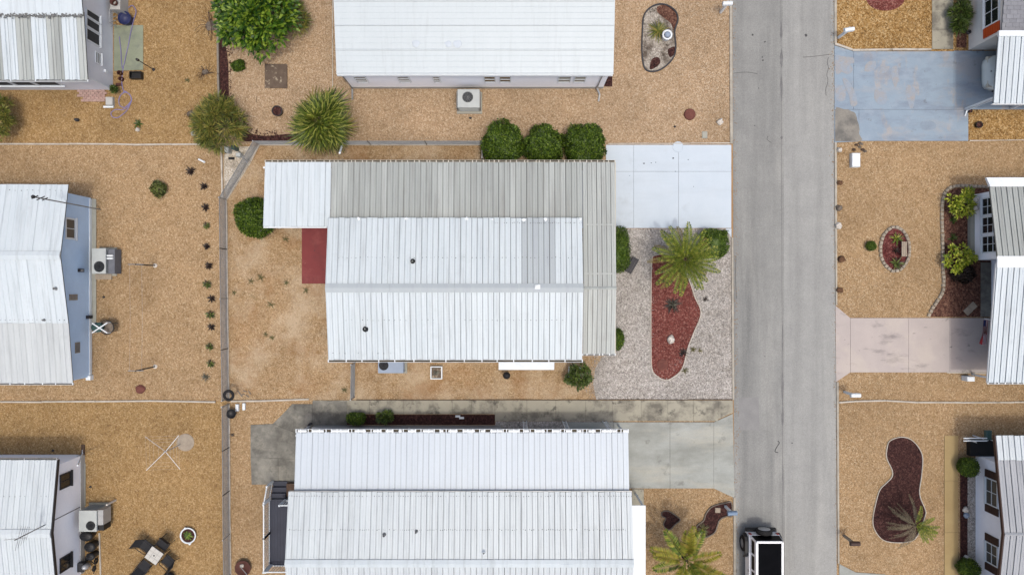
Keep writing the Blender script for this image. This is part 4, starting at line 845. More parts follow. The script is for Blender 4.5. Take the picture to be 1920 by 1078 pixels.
# ------------------------------------------------------------------ vegetation
def leaf_mesh(name, P, D, N, L, W, mat, curl=.12):
    """diamond leaves: P base points, D direction, N leaf normal, L length, W width"""
    D = D/np.linalg.norm(D, axis=1, keepdims=True); S = np.cross(D, N); S /= np.linalg.norm(S, axis=1, keepdims=True)+1e-9; U = np.cross(S, D)
    L = L[:, None]; W = W[:, None]
    a = P; b = P+D*L*.45+S*W*.5+U*L*curl*.4; c = P+D*L-U*L*curl; d = P+D*L*.45-S*W*.5+U*L*curl*.4
    V = np.stack([a,b,c,d], 1).reshape(-1,3); n = len(P); me = bpy.data.meshes.new(name)
    me.vertices.add(4*n); me.vertices.foreach_set('co', V.astype(np.float32).ravel())
    me.loops.add(4*n); me.loops.foreach_set('vertex_index', np.arange(4*n, dtype=np.int32))
    me.polygons.add(n); me.polygons.foreach_set('loop_start', np.arange(0,4*n,4,dtype=np.int32)); me.polygons.foreach_set('loop_total', np.full(n,4,dtype=np.int32))
    me.materials.append(MT[mat]); me.update(calc_edges=True); me.validate(); return me
def rdir(n): v = rng.normal(size=(n,3)); return v/np.linalg.norm(v, axis=1, keepdims=True)
def lumps(d, amp, k=9, f=4.2, seed=0):
    r = np.random.default_rng(seed); out = np.ones(len(d))
    for _ in range(k): v = r.normal(size=3)*f; out += amp/k*2.2*np.sin(d@v+r.uniform(0,6.3))
    return out
def shrub(name, label, px, py, rpx, hgt, nleaf, size, mat='lf_box', ryf=1.0, lump=.10, cat='shrub', group=None, boxy=0, stem=True, z0=0.0):
    """clipped or loose bush: dense shell of small leaves over an inner mass; rpx is its radius in photo pixels at mid height"""
    h = hgt*.55; x, y = XY(px, py, h); r = rpx*(CAM_H-h)/FPX; ry = r*ryf
    root = thing(name, label, cat, (x, y, 0), group); sd = int(px*7+py)
    d = rdir(nleaf); d = d[d[:,2] > -.75]; n = len(d)
    if boxy: q = np.power(np.abs(d), 1-boxy)*np.sign(d); e = q/np.max(np.abs(q), axis=1, keepdims=True); d2 = d*(1-boxy)+e*boxy*.82
    else: d2 = d
    k = lumps(d, lump, seed=sd)*(1+rng.normal(-.02,.045,n))
    P = d2*np.stack([k*r, k*ry, k*hgt*.5], 1); P[:,2] += hgt*.5
    D = d*.55+rdir(n)*.8; N = d+rdir(n)*.7
    link('foliage', leaf_mesh('foliage', P, D, N, rng.uniform(.7,1.3,n)*size, rng.uniform(.45,.7,n)*size, mat), root)
    nu, nv = 22, 12; m = MB(); th = np.linspace(0, math.pi, nv+1); vs = []
    G = np.array([[math.sin(t)*math.cos(a), math.sin(t)*math.sin(a), math.cos(t)] for t in th for a in np.linspace(0,2*math.pi,nu+1)[:-1]])
    if boxy: q = np.power(np.abs(G)+1e-6, 1-boxy)*np.sign(G); e = q/np.max(np.abs(q), axis=1, keepdims=True); G2 = G*(1-boxy)+e*boxy*.82
    else: G2 = G
    kk = lumps(G, lump, seed=sd)*.86; Q = G2*np.stack([kk*r, kk*ry, kk*hgt*.5], 1); Q[:,2] += hgt*.5
    m.add([tuple(v) for v in Q], [(j*nu+i,(j+1)*nu+i,(j+1)*nu+(i+1)%nu,j*nu+(i+1)%nu) for j in range(nv) for i in range(nu)])
    link('inner_foliage', m.mesh('inner_foliage', MT[mat]), root)
    if stem: MB().tube([(x,y,0),(x,y,hgt*.4)], .04, 6).build('stem', MT['bark'], root)
    return root
def loose(name, label, px, py, rpx, hgt, nclump, per, size, mat, cat='shrub', group=None, up=.4, flat=.6, wid=.45, ryf=1., droop=0.0):
    """open bush or tree crown made of leaf clumps on twigs"""
    h = hgt*.6; x, y = XY(px, py, h); r = rpx*(CAM_H-h)/FPX; root = thing(name, label, cat, (x, y, 0), group)
    Ps, Ds, Ns = [], [], []; tw = MB()
    for c in range(nclump):
        d = rdir(1)[0]; d[2] = abs(d[2])*.9-.12; k = rng.uniform(.45,1.0)**.5*rng.uniform(.8,1.02)
        c0 = np.array([d[0]*r*k, d[1]*r*ryf*k, hgt*.45+d[2]*hgt*.52*k]); cr = r*rng.uniform(.16,.28)
        if c % 2 == 0: tw.tube([(x,y,hgt*.2),(x+c0[0]*.5,y+c0[1]*.5,hgt*.2+(c0[2]-hgt*.2)*.45),(x+c0[0],y+c0[1],c0[2])], .02+.012*hgt*.4, 5, .006)
        q = rdir(per); q[:,2] = np.abs(q[:,2])*.8-.2
        Ps.append(c0+q*cr*rng.uniform(.2,1,(per,1))); Ds.append(q+d*.4+np.array([0,0,-droop])); Ns.append(np.array([0,0,1.])+rdir(per)*flat+q*.3)
    P, D, N = np.concatenate(Ps), np.concatenate(Ds), np.concatenate(Ns); n = len(P)
    link('crown', leaf_mesh('crown', P, D, N, rng.uniform(.7,1.3,n)*size, rng.uniform(.8,1.2,n)*size*wid, mat), root)
    t = MB().tube([(x,y,0),(x+.03,y,hgt*.22)], .03+.03*hgt*.5, 8, .03+.018*hgt*.5).build('trunk', MT['bark'], root)
    tw.build('limbs', MT['bark'], root); return root
def strap_leaves(name, nl, ln, wd, mat, arch=.5, rise=.7, seg=3, jitter=.3):
    m = MB()
    for i in range(nl):
        a = 2*math.pi*i/nl*1.0+random.uniform(-.3,.3)+(i%3)*.7; e = rise*random.uniform(.5,1.2); l = ln*random.uniform(.7,1.1); ca, sa = math.cos(a), math.sin(a); vs = []
        for k in range(seg+1):
            t = k/seg; rr = l*t*math.cos(e*(1-t*.4)); z = .03+l*(math.sin(e)*t-arch*t*t*.8); hw = wd*.5*(math.sin(math.pi*(.18+.80*t)) if k < seg else .05)
            vs += [(ca*rr-sa*hw, sa*rr+ca*hw, max(.01,z)), (ca*rr+sa*hw, sa*rr-ca*hw, max(.01,z))]
        m.add(vs, [(2*k,2*k+1,2*k+3,2*k+2) for k in range(seg)])
    return m.mesh(name, MT[mat])
def rosette(label, px, py, rpx, mat, nl=18, wd=.05, rise=.6, arch=.4, cat='plant', group=None, name='rosette_plant'):
    x, y = XY(px, py, .1); root = thing(name, label, cat, (x, y, 0), group); ln = rpx*M1*1.25
    link('leaves', strap_leaves('leaves', nl, ln, wd, mat, arch, rise), root); link('inner_leaves', strap_leaves('inner_leaves', nl//2, ln*.6, wd, mat, arch*.3, rise*1.6), root); return root
# ---- palms
def frond_mesh(mat, L, leafl, npair=34, arch=.35, wd=.035, vee=.35, ragged=.12):
    m = MB(); pts = []
    for k in range(9):
        t = k/8; pts.append((L*t*(1-.12*t), 0, L*(.30*t-arch*t*t)))
    m.tube(pts, .016, 4, .004)
    for i in range(npair):
        t = .14+.86*(i+.5)/npair; p = np.array([L*t*(1-.12*t), 0, L*(.30*t-arch*t*t)]); l = leafl*math.sin(math.pi*(.16+.74*t))*random.uniform(1-ragged,1+ragged)
        for s in (-1, 1):
            f = .75+.35*t+random.uniform(-.12,.12); d = np.array([math.cos(1.05)*f, s*math.sin(1.05), vee+random.uniform(-.15,.1)]); d /= np.linalg.norm(d)
            e = p+d*l; e[2] -= l*.35; mid = p+d*l*.5; q = np.array([-d[1],d[0],0])*wd*.5
            m.add([tuple(p), tuple(mid+q), tuple(e), tuple(mid-q)], [(0,1,2,3)])
    return m.mesh('frond', MT[mat])
def feather_palm(label, px, py, hgt, fronds, meshes, lenf, group=None, name='palm_tree', trunk=.12):
    """fronds: list of (azimuth deg, elevation deg, scale, mesh index)"""
    x, y = XY(px, py, hgt); root = thing(name, label, 'palm tree', (x, y, 0), group)
    t = MB(); prof = []
    for k in range(14): z = hgt*k/13; prof += [(trunk*(1.25-.35*k/13)*(1.0 if k%2 else 1.10), z)]
    t.lathe(x, y, prof+[(trunk*.2,hgt+.15)], 12); t.build('trunk', MT['bark'], root)
    for az, el, sc, mi in fronds:
        link('frond', meshes[mi], root, (0.05*math.cos(R(az)), .05*math.sin(R(az)), hgt+.02), Euler((random.uniform(-.25,.25), -R(el), R(az)), 'XYZ'), sc*lenf)
    return root
def fan_mesh(mat, petiole, blade, nb=22, spread=2.1, wd=.045, droop=.25):
    m = MB(); m.tube([(0,0,0),(petiole*.5,0,.06*petiole),(petiole,0,0)], .012, 4, .007)
    for i in range(nb):
        a = (i/(nb-1)-.5)*2*spread; l = blade*(1-.22*abs(a)/spread)*random.uniform(.9,1.08); d = np.array([math.cos(a), math.sin(a), .12]); q = np.array([-math.sin(a), math.cos(a), 0])*wd*.5
        p = np.array([petiole,0,0]); md = p+d*l*.55; e = p+d*l; e[2] -= l*droop*random.uniform(.7,1.4); e += q*random.uniform(-2,2)
        m.add([tuple(p), tuple(md+q+np.array([0,0,.015])), tuple(e), tuple(md-q)], [(0,1,2,3)])
    return m.mesh('fan_leaf', MT[mat])
def fan_palm(label, px, py, hgt, n, meshes, sc, oldmesh=None):
    x, y = XY(px, py, hgt); root = thing('fan_palm', label, 'palm tree', (x, y, 0))
    MB().lathe(x, y, [(.16,0),(.14,.3),(.15,.6),(.13,hgt*.7),(.1,hgt)], 10).build('trunk', MT['bark'], root)
    for i in range(n):
        f = i/n; az = i*137.5+random.uniform(-40,40); el = 72*(1-f)**.9-10+random.uniform(-20,20)
        me = oldmesh if (oldmesh and f > .93) else random.choice(meshes)
        link('fan_leaf', me, root, (0,0,hgt-.25*f), Euler((random.uniform(-.9,.9), -R(el), R(az)), 'XYZ'), sc*(.72+.34*f**.5)*random.uniform(.78,1.18))
    return root
# three clipped balls by the carport
for k, (px, py, r, lb) in enumerate(((944,268,37,'leftmost of three clipped green shrubs above the grey carport roof'), (1019,271,35,'middle of three clipped green shrubs above the grey carport roof'), (1096,274,37,'rightmost clipped green shrub, next to the pale driveway'))):
    shrub('clipped_shrub', lb, px, py, r, 1.75, 11000, .10, 'lf_box', (.98,.94,1.0)[k], (.16,.22,.19)[k], group='clipped shrubs by the carport', boxy=(.15,.05,.25)[k])
shrub('clipped_shrub', 'round clipped shrub tucked under the white left end of the carport roof', 478, 407, 34, 1.7, 10000, .10, 'lf_box', 1.0, .10)
shrub('clipped_shrub', 'narrow clipped hedge against the front of the middle home, left of the palm', 1158, 468, 22, 1.5, 7000, .075, 'lf_box', 1.95, .16, boxy=.3)
shrub('clipped_shrub', 'boxy clipped hedge at the road corner right of the palm', 1339, 457, 25, 1.2, 7000, .075, 'lf_box', 1.12, .08, boxy=.5)
shrub('clipped_shrub', 'small clipped shrub at the lower front corner of the middle home', 1157, 636, 12, 1.0, 2500, .07, 'lf_box', 1.6, .12)
shrub('clipped_shrub', 'low clipped hedge in the dark mulch strip by the footpath', 668, 785, 17, .9, 3000, .07, 'lf_box', .62, .12, boxy=.4)
shrub('clipped_shrub', 'clipped ball shrub beside the upper end of the tan path', 1816, 876, 16, 1.1, 3500, .07, 'lf_box', 1.0, .1)
shrub('clipped_shrub', 'clipped ball shrub cut by the bottom edge beside the tan path', 1817, 1066, 17, 1.1, 3500, .07, 'lf_box', 1.0, .1)
shrub('clipped_shrub', 'tiny round shrub left of the oval stone-edged bed', 1634, 461, 8.5, .45, 1400, .05, 'lf_box', 1.0, .1)
shrub('clipped_shrub', 'small round green shrub alone on gravel right of the blue home', 297, 354, 12, .6, 900, .11, 'lf_brom', 1.0, .3)
shrub('dark_shrub', 'small dark green shrub beside the mulch strip under the leafy tree', 446, 123, 12, .4, 1500, .07, 'lf_box', .8, .2)
loose('croton_bush', 'yellow green croton bush at the top of the right mulch bed', 1806, 378, 27, 1.2, 26, 26, .17, 'lf_crot', group='croton bushes', wid=.5)
loose('croton_bush', 'yellow green croton bush lower down the right mulch bed', 1803, 484, 27, 1.1, 26, 26, .17, 'lf_crot', group='croton bushes', wid=.5)
shrub('dark_shrub', 'dark leafy shrub below the lower croton bush', 1808, 513, 17, .8, 2200, .09, 'lf_dark', .9, .25)
loose('leafy_tree', 'big bright green leafy tree at the top left beside the fence strip', 474, 20, 84, 3.2, 96, 62, .25, 'lf_tree', 'tree', wid=.5, flat=.5, ryf=.95)
loose('bottlebrush_bush', 'feathery olive green bush on the corner of the upper left yards', 405, 230, 45, 2.0, 48, 90, .36, 'lf_bottle', 'bush', wid=.11, flat=.9, ryf=1.15, up=.2)
loose('leafy_bush', 'dark green bush beside the lower right corner of the middle home', 1085, 706, 24, 1.5, 34, 34, .15, 'lf_shrub', 'bush', wid=.5)
loose('leafy_bush', 'yellowish bush in the dark mulch strip by the footpath', 722, 782, 17, .8, 20, 26, .13, 'lf_shrub', 'bush', wid=.5, ryf=.6)
loose('spiky_bush', 'olive brown spiky bush right of the leafy tree at the top edge', 545, 30, 30, 1.4, 26, 40, .32, 'lf_bottle', 'bush', wid=.12, flat=.9, ryf=1.3)
loose('spiky_bush', 'dark feathery bush cut by the left edge below the upper left home', -2, 218, 24, 1.8, 40, 50, .26, 'lf_bottle', 'bush', wid=.15, flat=.9, ryf=1.7)
loose('spiky_bush', 'long grassy bush against the pale wall at the upper right home', 1803, 26, 17, .9, 34, 40, .30, 'lf_shrub', 'bush', wid=.14, flat=.9, ryf=1.9)
loose('leafy_bush', 'small green bush at the house corner above the pink pavers', 213, 168, 7, .6, 10, 18, .14, 'lf_shrub', 'bush', wid=.4)
# fan palm
fm = [fan_mesh('lf_fan', .55, .75, 24) for _ in range(4)]
fan_palm('round fan palm with dense green fans above the carport roof', 603, 230, 1.5, 80, fm, 1.40, fan_mesh('lf_old', .6, .7, 20))
# date palm in the red bed
dm = [frond_mesh('lf_date', 2.0, .27, 44, .36, .036) for _ in range(3)]+[frond_mesh('lf_old', 2.0, .22, 34, .5, .03)]
fr = []
for i in range(44):
    f = i/44; az = i*137.5+random.uniform(-8,8); fr.append((az, 62*(1-f)-26*f+random.uniform(-6,6), .80+.32*f**.6+random.uniform(-.05,.05), 3 if f > .82 else i%3))
feather_palm('large feathery palm growing from the red mulch bed', 1284, 486, 2.0, fr, dm, .93, trunk=.2)
ym_ = [frond_mesh('lf_yel', 2.0, .40, 36, .30, .065) for _ in range(2)]+[frond_mesh('lf_date', 2.0, .40, 36, .30, .065)]
fr = [(i*360/14+random.uniform(-12,12), random.choice([38,20,5,-8])+random.uniform(-5,5), random.uniform(.85,1.08), i%3) for i in range(14)]+[(90,30,1.05,0),(75,55,.7,2),(200,60,.6,2),(310,58,.65,2)]
feather_palm('yellowish palm at the bottom edge beside the curved mulch bed', 1287, 1050, 2.3, fr, ym_, 1.04, trunk=.11)
pm = [frond_mesh('lf_dead', 1.6, .14, 26, .58, .03, .1, .35), frond_mesh('lf_date', 1.3, .19, 30, .40, .03), frond_mesh('lf_dead', 1.6, .12, 24, .7, .028, .05, .4)]
fr = [(a+random.uniform(-8,8), random.uniform(-18,12), random.uniform(.75,1.0), random.choice([0,2])) for a in (95,120,140,158,172,188,200,214,228,242,258,275,88,150,180)]
fr += [(a+random.uniform(-6,6), random.uniform(0,50), random.uniform(.75,.95), 1) for a in (0,-18,-34,-52,-70,20,-10,-40,40,80)]+[(-8,-5,1.05,0),(-50,-10,1.0,0),(-28,-8,1.05,2)]
feather_palm('small palm with grey drooping dead fronds in the lower right kidney bed', 1716, 984, 1.2, fr, pm, 1.0, trunk=.09)
# row of rosette plants along the fence
row = [(357,321,'d',9),(382,349,'d',8),(385,389,'d',8),(387,423,'g',7),(387,462,'d',7),(391,498,'d',8),(388,533,'g',9),(396,560,'d',8),(394,590,'g',9),(396,613,'d',8),(393,650,'g',8),(394,682,'g',8),(385,707,'s',9)]
ordn = ['first','second','third','fourth','fifth','sixth','seventh','eighth','ninth','tenth','eleventh','twelfth','thirteenth']
for k, (px, py, c, r) in enumerate(row):
    desc = {'d':'dark purple','g':'pale green','s':'grey spiky'}[c]
    rosette(f'{desc} rosette plant, {ordn[k]} from the top in the row along the fence', px, py, r, {'d':'lf_dark','g':'lf_brom','s':'lf_grey'}[c], 20, .06 if c != 's' else .03, .7, .35, group='rosette plants along the fence')
    if c == 'g': rosette_mesh = strap_leaves('dark_leaves', 10, r*M1*1.1, .05, 'lf_dark', .4, .35); link('dark_leaves', rosette_mesh, [o for o in C.objects if o.name.startswith('rosette_plant') and o.parent is None][-1])
rosette('fern-like green plant in the upper part of the oval bed', 1682, 447, 12, 'lf_date', 20, .05, .7, .4)
rosette('broad green rosette plant in the lower part of the oval bed', 1682, 493, 13, 'lf_brom', 24, .07, .7, .35)
rosette('dark spiky plant in the middle of the oval bed', 1680, 470, 8, 'lf_dark', 16, .03, .8, .3)
rosette('spiky agave with dark outer leaves in the middle of the red mulch bed', 1261, 572, 15, 'lf_dark', 26, .06, .5, .3)
rosette('pale green agave centre in the red mulch bed', 1262, 571, 8, 'lf_grey', 18, .05, .9, .2)
rosette('small black spiky plant on the right edge of the red mulch bed', 1281, 661, 9, 'lf_dark', 26, .03, .6, .3)
rosette('olive grassy clump in the rock garden bed beside the white ball', 1234, 58, 19, 'lf_bottle', 90, .03, .5, .5)
rosette('dark grassy clump in the lower end of the curved mulch bed', 1319, 992, 12, 'lf_weed', 30, .03, .5, .4)
rosette('small green plant with red leaves in the middle of the right mulch bed', 1788, 412, 8, 'lf_shrub', 16, .05, .6, .4)
rosette('small green plant between the two croton bushes, lower of the pair', 1788, 445, 9, 'lf_shrub', 16, .05, .6, .4)
rosette('green leafy plant beside a white stone in the upper left yard', 258, 232, 9, 'lf_shrub', 18, .06, .6, .4)
rosette('low dark weed on the white gravel right of the red bed, upper', 1323, 561, 6, 'lf_dark', 12, .03, .4, .4)
rosette('grey weed pair on white gravel near the lower red bed', 1300, 655, 6, 'lf_weed', 14, .03, .5, .4)
rosette('small weed beside the lower tip of the red bed', 1285, 695, 8, 'lf_weed', 16, .025, .4, .4)
rosette('single weed on the white gravel by the road side', 1313, 657, 5, 'lf_weed', 10, .03, .5, .4)
for k, (px, py, r, lb) in enumerate(((535,448,7,'dark tuft just below the left carport roof end'), (488,520,9,'sparse weeds left of the red patio, larger patch'), (470,527,7,'sparse weeds left of the red patio, smaller patch'), (573,544,7,'green weed below the corner of the red patio'), (536,530,6,'weed tuft between sparse patch and red patio'), (507,571,8,'flat weed tuft in the middle of the back yard'), (497,627,5,'tiny weed low in the back yard, left one'), (509,633,6,'tiny weed low in the back yard, right one'), (438,549,5,'weed at the foot of the fence beside the back yard'), (645,731,7,'brown weed left of the short gate fence'), (350,150,6,'pale weed beside the dead sticks in the upper left yard'))):
    rosette(lb, px, py, r, 'lf_weed', 14, .022, .35, .4, cat='weed', group='weeds in the gravel yards', name='weed')
# ------------------------------------------------------------------ objects
def acunit(label, x0, x1, y0, y1, h, fx, fy, fr_, mat, side='ac_dark', pad=True, grille='coil'):
    cx, cy = (x0+x1)/2, (y0+y1)/2; root = thing('air_conditioner', label, 'air conditioner', (cx, cy, 0))
    if pad: MB().box(x0-.1, y0-.1, 0, x1+.1, y1+.1, .08).build('pad', MT['conc'], root)
    b = MB().box(x0+.03, y0+.03, .08, x1-.03, y1-.03, h-.06).build('coil', MT[side], root)
    for k in range(7):
        z = .16+(h-.3)*k/7; MB().ring([(x0+.012,y0+.012),(x1-.012,y0+.012),(x1-.012,y1-.012),(x0+.012,y1-.012)], .02, z, z+.03).build('louvre', MT[mat], b)
    for a, c in ((x0,y0),(x1,y0),(x1,y1),(x0,y1)): MB().box(min(a,a+.05*(1 if a==x0 else -1)), min(c,c+.05*(1 if c==y0 else -1)), .08, max(a,a+.05*(1 if a==x0 else -1)), max(c,c+.05*(1 if c==y0 else -1)), h-.06).build('corner_post', MT[mat], root)
    # top panel with a round opening
    n = 28; m = MB(); A = []; ang = [2*math.pi*k/n for k in range(n)]
    for a in ang:
        dx, dy = math.cos(a), math.sin(a); ts = []
        ts.append(((x1 if dx > 0 else x0)-fx)/dx if abs(dx) > 1e-6 else 1e9); ts.append(((y1 if dy > 0 else y0)-fy)/dy if abs(dy) > 1e-6 else 1e9); t = min(ts); A.append((fx+dx*t, fy+dy*t))
    vs = [(x,y,h) for x,y in A]+[(fx+fr_*math.cos(a),fy+fr_*math.sin(a),h) for a in ang]+[(fx+fr_*math.cos(a),fy+fr_*math.sin(a),h-.2) for a in ang]
    fs = [(k,(k+1)%n,n+(k+1)%n,n+k) for k in range(n)]+[(n+k,n+(k+1)%n,2*n+(k+1)%n,2*n+k) for k in range(n)]
    m.add(vs, fs)
    for cxn, cyn in ((x0,y0),(x1,y0),(x1,y1),(x0,y1)):
        i = min(range(n), key=lambda k: (A[k][0]-cxn)**2+(A[k][1]-cyn)**2)
        m.add([(cxn,cyn,h),(*A[i-1],h),(*A[i],h),(*A[(i+1)%n],h)], [(0,1,2),(0,2,3)] )
    m.box(x0-.005,y0-.005,h-.08,x1+.005,y0+.02,h-.002); m.box(x0-.005,y1-.02,h-.08,x1+.005,y1+.005,h-.002); m.box(x0-.005,y0+.02,h-.08,x0+.02,y1-.02,h-.002); m.box(x1-.02,y0+.02,h-.08,x1+.005,y1-.02,h-.002)
    tp = m.build('top_panel', MT[mat], root)
    fn = link('fan', MB().cyl(fx,fy,h-.21,h-.2,fr_,24).mesh('fan', MT['black'], tuple(wloc(root))), root)
    for k in range(4):
        a = k*math.pi/2+.4; p = [(fx+fr_*.2*math.cos(a),fy+fr_*.2*math.sin(a),h-.16),(fx+fr_*.9*math.cos(a-.35),fy+fr_*.9*math.sin(a-.35),h-.13),(fx+fr_*.92*math.cos(a+.3),fy+fr_*.92*math.sin(a+.3),h-.18),(fx+fr_*.2*math.cos(a+.8),fy+fr_*.2*math.sin(a+.8),h-.18)]
        MB().add(p, [(0,1,2,3)]).build('blade', MT['galv'], fn)
    MB().cyl(fx, fy, h-.19, h-.1, fr_*.24, 12).build('hub', MT['galv'], fn)
    g = MB()
    for q in (.35,.6,.85,1.0): g.tube([(fx+fr_*q*math.cos(a),fy+fr_*q*math.sin(a),h+.012) for a in np.linspace(0,6.2832,21)], .006, 4, cap=False)
    for k in range(6): a = k*math.pi/6; g.tube([(fx-fr_*math.cos(a),fy-fr_*math.sin(a),h+.012),(fx+fr_*math.cos(a),fy+fr_*math.sin(a),h+.012)], .005, 4)
    g.build('fan_guard', MT['blackm' if grille == 'coil' else 'galv'], root)
    return root
z = .95
a = acunit('grey square air conditioner with round fan against the upper white home', X(858,z), X(899,z), Y(202,z), Y(168,z), z, X(877,z), Y(182.5,z), .27, 'ac_grey', grille='galv')
for dx in (X(857,z)-.04, X(899,z)+.01): MB().box(dx, Y(210), 0, dx+.03, Y(170,z), .8).build('bracket', MT['galv'], a)
z = .75
acunit('blue grey air conditioner half under the lower gutter of the middle home', X(709,z), X(756,z), Y(699,z), Y(672,z), z, X(719.5,z), Y(685,z), .24, 'ac_blue')
z = .9
a = acunit('grey air conditioner with black fan beside the blue home wall', X(172.5,z), X(198,z), Y(513,z), Y(466,z), z, X(186,z), Y(500,z), .27, 'ac_grey')
MB().box(X(198,z)+.02, Y(513,z), .1, X(211,z), Y(467,z), .7).build('duct_box', MT['ac_mid'], a); 
for py in (479,484): MB().box(X(197,z), Y(py+2,z), .7, X(209,z), Y(py-1,z), .8).build('duct_strap', MT['trim'], a)
MB().box(X(181), Y(524), 0, X(211), Y(514), .12).build('step_block', MT['stone_paver'], a)
z = 1.1
a = acunit('large grey air conditioner on a stand beside the lower left home', X(148,z), X(181,z), Y(996,z), Y(957,z), z, X(170,z), Y(985,z), .23, 'ac_grey')
MB().box(X(181,z)+.01, Y(985,z), .3, X(181,z)+.28, Y(957,z), z-.1).build('duct_box', MT['alu'], a); MB().box(X(181,z)+.01, Y(996,z), .3, X(181,z)+.28, Y(986,z), z-.15).build('service_panel', MT['black'], a)
def mailbox(label, px, py, mat, az=0, h=1.1, L=.48, name='mailbox', group='roadside mailboxes', foot=None):
    x, y = XY(px, py, h+.1); root = thing(name, label, 'mailbox', (0,0,0), group)
    fx, fy = foot if foot else (-.05, 0)
    m = MB(); pr = [(-.10,0)]+[(.10*math.cos(a),.12+.09*math.sin(a)) for a in np.linspace(math.pi,0,8)]+[(.10,0)]
    n = len(pr); m.add([(-L/2,a,h+b) for a,b in pr]+[(L/2,a,h+b) for a,b in pr], [tuple(range(n-1,-1,-1)), tuple(range(n,2*n))]+[(i,(i+1)%n,n+(i+1)%n,n+i) for i in range(n)])
    m.build('mailbox_body', MT[mat], root); MB().box(-.06,-.055,0,.05,.055,h-.002).build('post', MT['trim'] if mat != 'brown' else MT['stone_paver'], root)
    MB().box(-.15,-.03,h-.12,.2,.03,h-.004).build('arm', MT['trim'] if mat != 'brown' else MT['stone_paver'], root)
    MB().box(-.02,.105,h+.05,.06,.115,h+.16).build('signal_flag', MT[mat], root)
    root.location = (x, y, 0); root.rotation_euler.z = R(az); return root
mailbox('white roadside mailbox at the top beside the left edge of the road', 1364, 7, 'trim', 2)
mailbox('white roadside mailbox on the gravel above the blue driveway', 1592, 56, 'trim', 8)
mailbox('white roadside mailbox below the pink driveway', 1604, 741, 'trim', 0)
mailbox('pale blue mailbox at the road end of the curved mulch bed', 1373, 962, 'mail_blue', 3)
mailbox('brown mailbox on the gravel left of the kidney bed', 1603, 1019, 'brown', 0)
def single(name, label, cat, mb, mat, group=None, smooth=False): return tag(mb.build(name, MT[mat] if isinstance(mat, str) else [MT[q] for q in mat], smooth=smooth), label, cat, group)
# rocks
for px, py, r, mt, lb in ((1350,228,7,'rock_w','white rock at the road edge above the pale driveway'), (1574,281,5,'rock_w','small white rock at the road edge below the blue driveway'), (1575,343,6,'rock_b','brown and white rock beside the road, second below the blue driveway'), (1573,390,7,'rock_g','round dark grey rock at the right road edge'), (1572,423,7,'rock_w','pale half-round stone at the right road edge'), (1578,486,7,'rock_b','rusty brown rock beside the road near the oval bed'), (1575,544,7,'rock_b','dark brown rock beside the road just above the pink driveway'), (1258,637,7,'rock_w','bright white stone in the middle of the red mulch bed'), (258,243,4,'rock_w','white stone beside the green plant in the upper left yard'), (1813,658,6,'rock_g','grey stone lying in shade near the pink driveway')):
    if px == 1813: continue
    x, y = XY(px, py, .1); single('rock', lb, 'rock', MB().blob(x, y, .07, r*M1*.9, r*M1*(1.2 if px == 1258 else .85), .16, 14, 10, .22, px), mt, 'loose rocks', True)
for i, (px, py) in enumerate(((1605,272),(1611,276),(1617,281),(1621,284),(1600,281),(1613,270))):
    x, y = XY(px, py); single('broken_block', ('grey','dark','brown','pale','flat','small')[i]+' broken concrete piece beside the white utility box at the blue driveway', 'rubble', MB().blob(x, y, .04, .10, .07, .08, 7, 5, .3, i*31), 'rock_g' if i % 2 else 'stick', 'broken concrete by the blue driveway')
single('stepping_stone', 'square pale stepping stone in the curved mulch bed', 'paver', MB().bbox(*XY(1340.5,960.5), .012, *XY(1350.5,951), .06), 'stone_paver')
single('stepping_stone', 'grey stone paver on gravel above the pale driveway', 'paver', MB().bbox(*XY(1316,260), 0, *XY(1326,247), .06), 'conc')
for k, (cx, cy) in enumerate(((1814,583),(1823,574))):
    x, y = XY(cx, cy); a = R(42); q = [(x+.17*(math.cos(a)*u-math.sin(a)*v), y+.17*(math.sin(a)*u+math.cos(a)*v)) for u, v in ((-1,-1),(1,-1),(1,1),(-1,1))]
    single('stepping_stone', ('lower left','upper right')[k]+' of two pale diamond pavers in the mulch above the pink driveway', 'paver', MB().prism(q, .005, .06), 'stone_paver')
# black doormat-like slab by the hedge
x, y = XY(1183,498); a = R(60); q = [(x+(math.cos(a)*u-math.sin(a)*v), y+(math.sin(a)*u+math.cos(a)*v)) for u, v in ((-.43,-.17),(.43,-.17),(.43,.17),(-.43,.17))]
bn = thing('garden_bench', 'small black slatted bench at an angle beside the front hedge', 'bench', (x, y, 0)); 
for i in range(3):
    v0, v1 = -.17+i*.115, -.17+i*.115+.105; MB().prism([(x+(math.cos(a)*u-math.sin(a)*v), y+(math.sin(a)*u+math.cos(a)*v)) for u, v in ((-.43,v0),(.43,v0),(.43,v1),(-.43,v1))], .38, .42).build('slat', MT['char'], bn)
for u in (-.35,.35): MB().prism([(x+(math.cos(a)*(u+s)-math.sin(a)*v), y+(math.sin(a)*(u+s)+math.cos(a)*v)) for s, v in ((-.03,-.15),(.03,-.15),(.03,.15),(-.03,.15))], 0, .378).build('leg', MT['blackm'], bn)
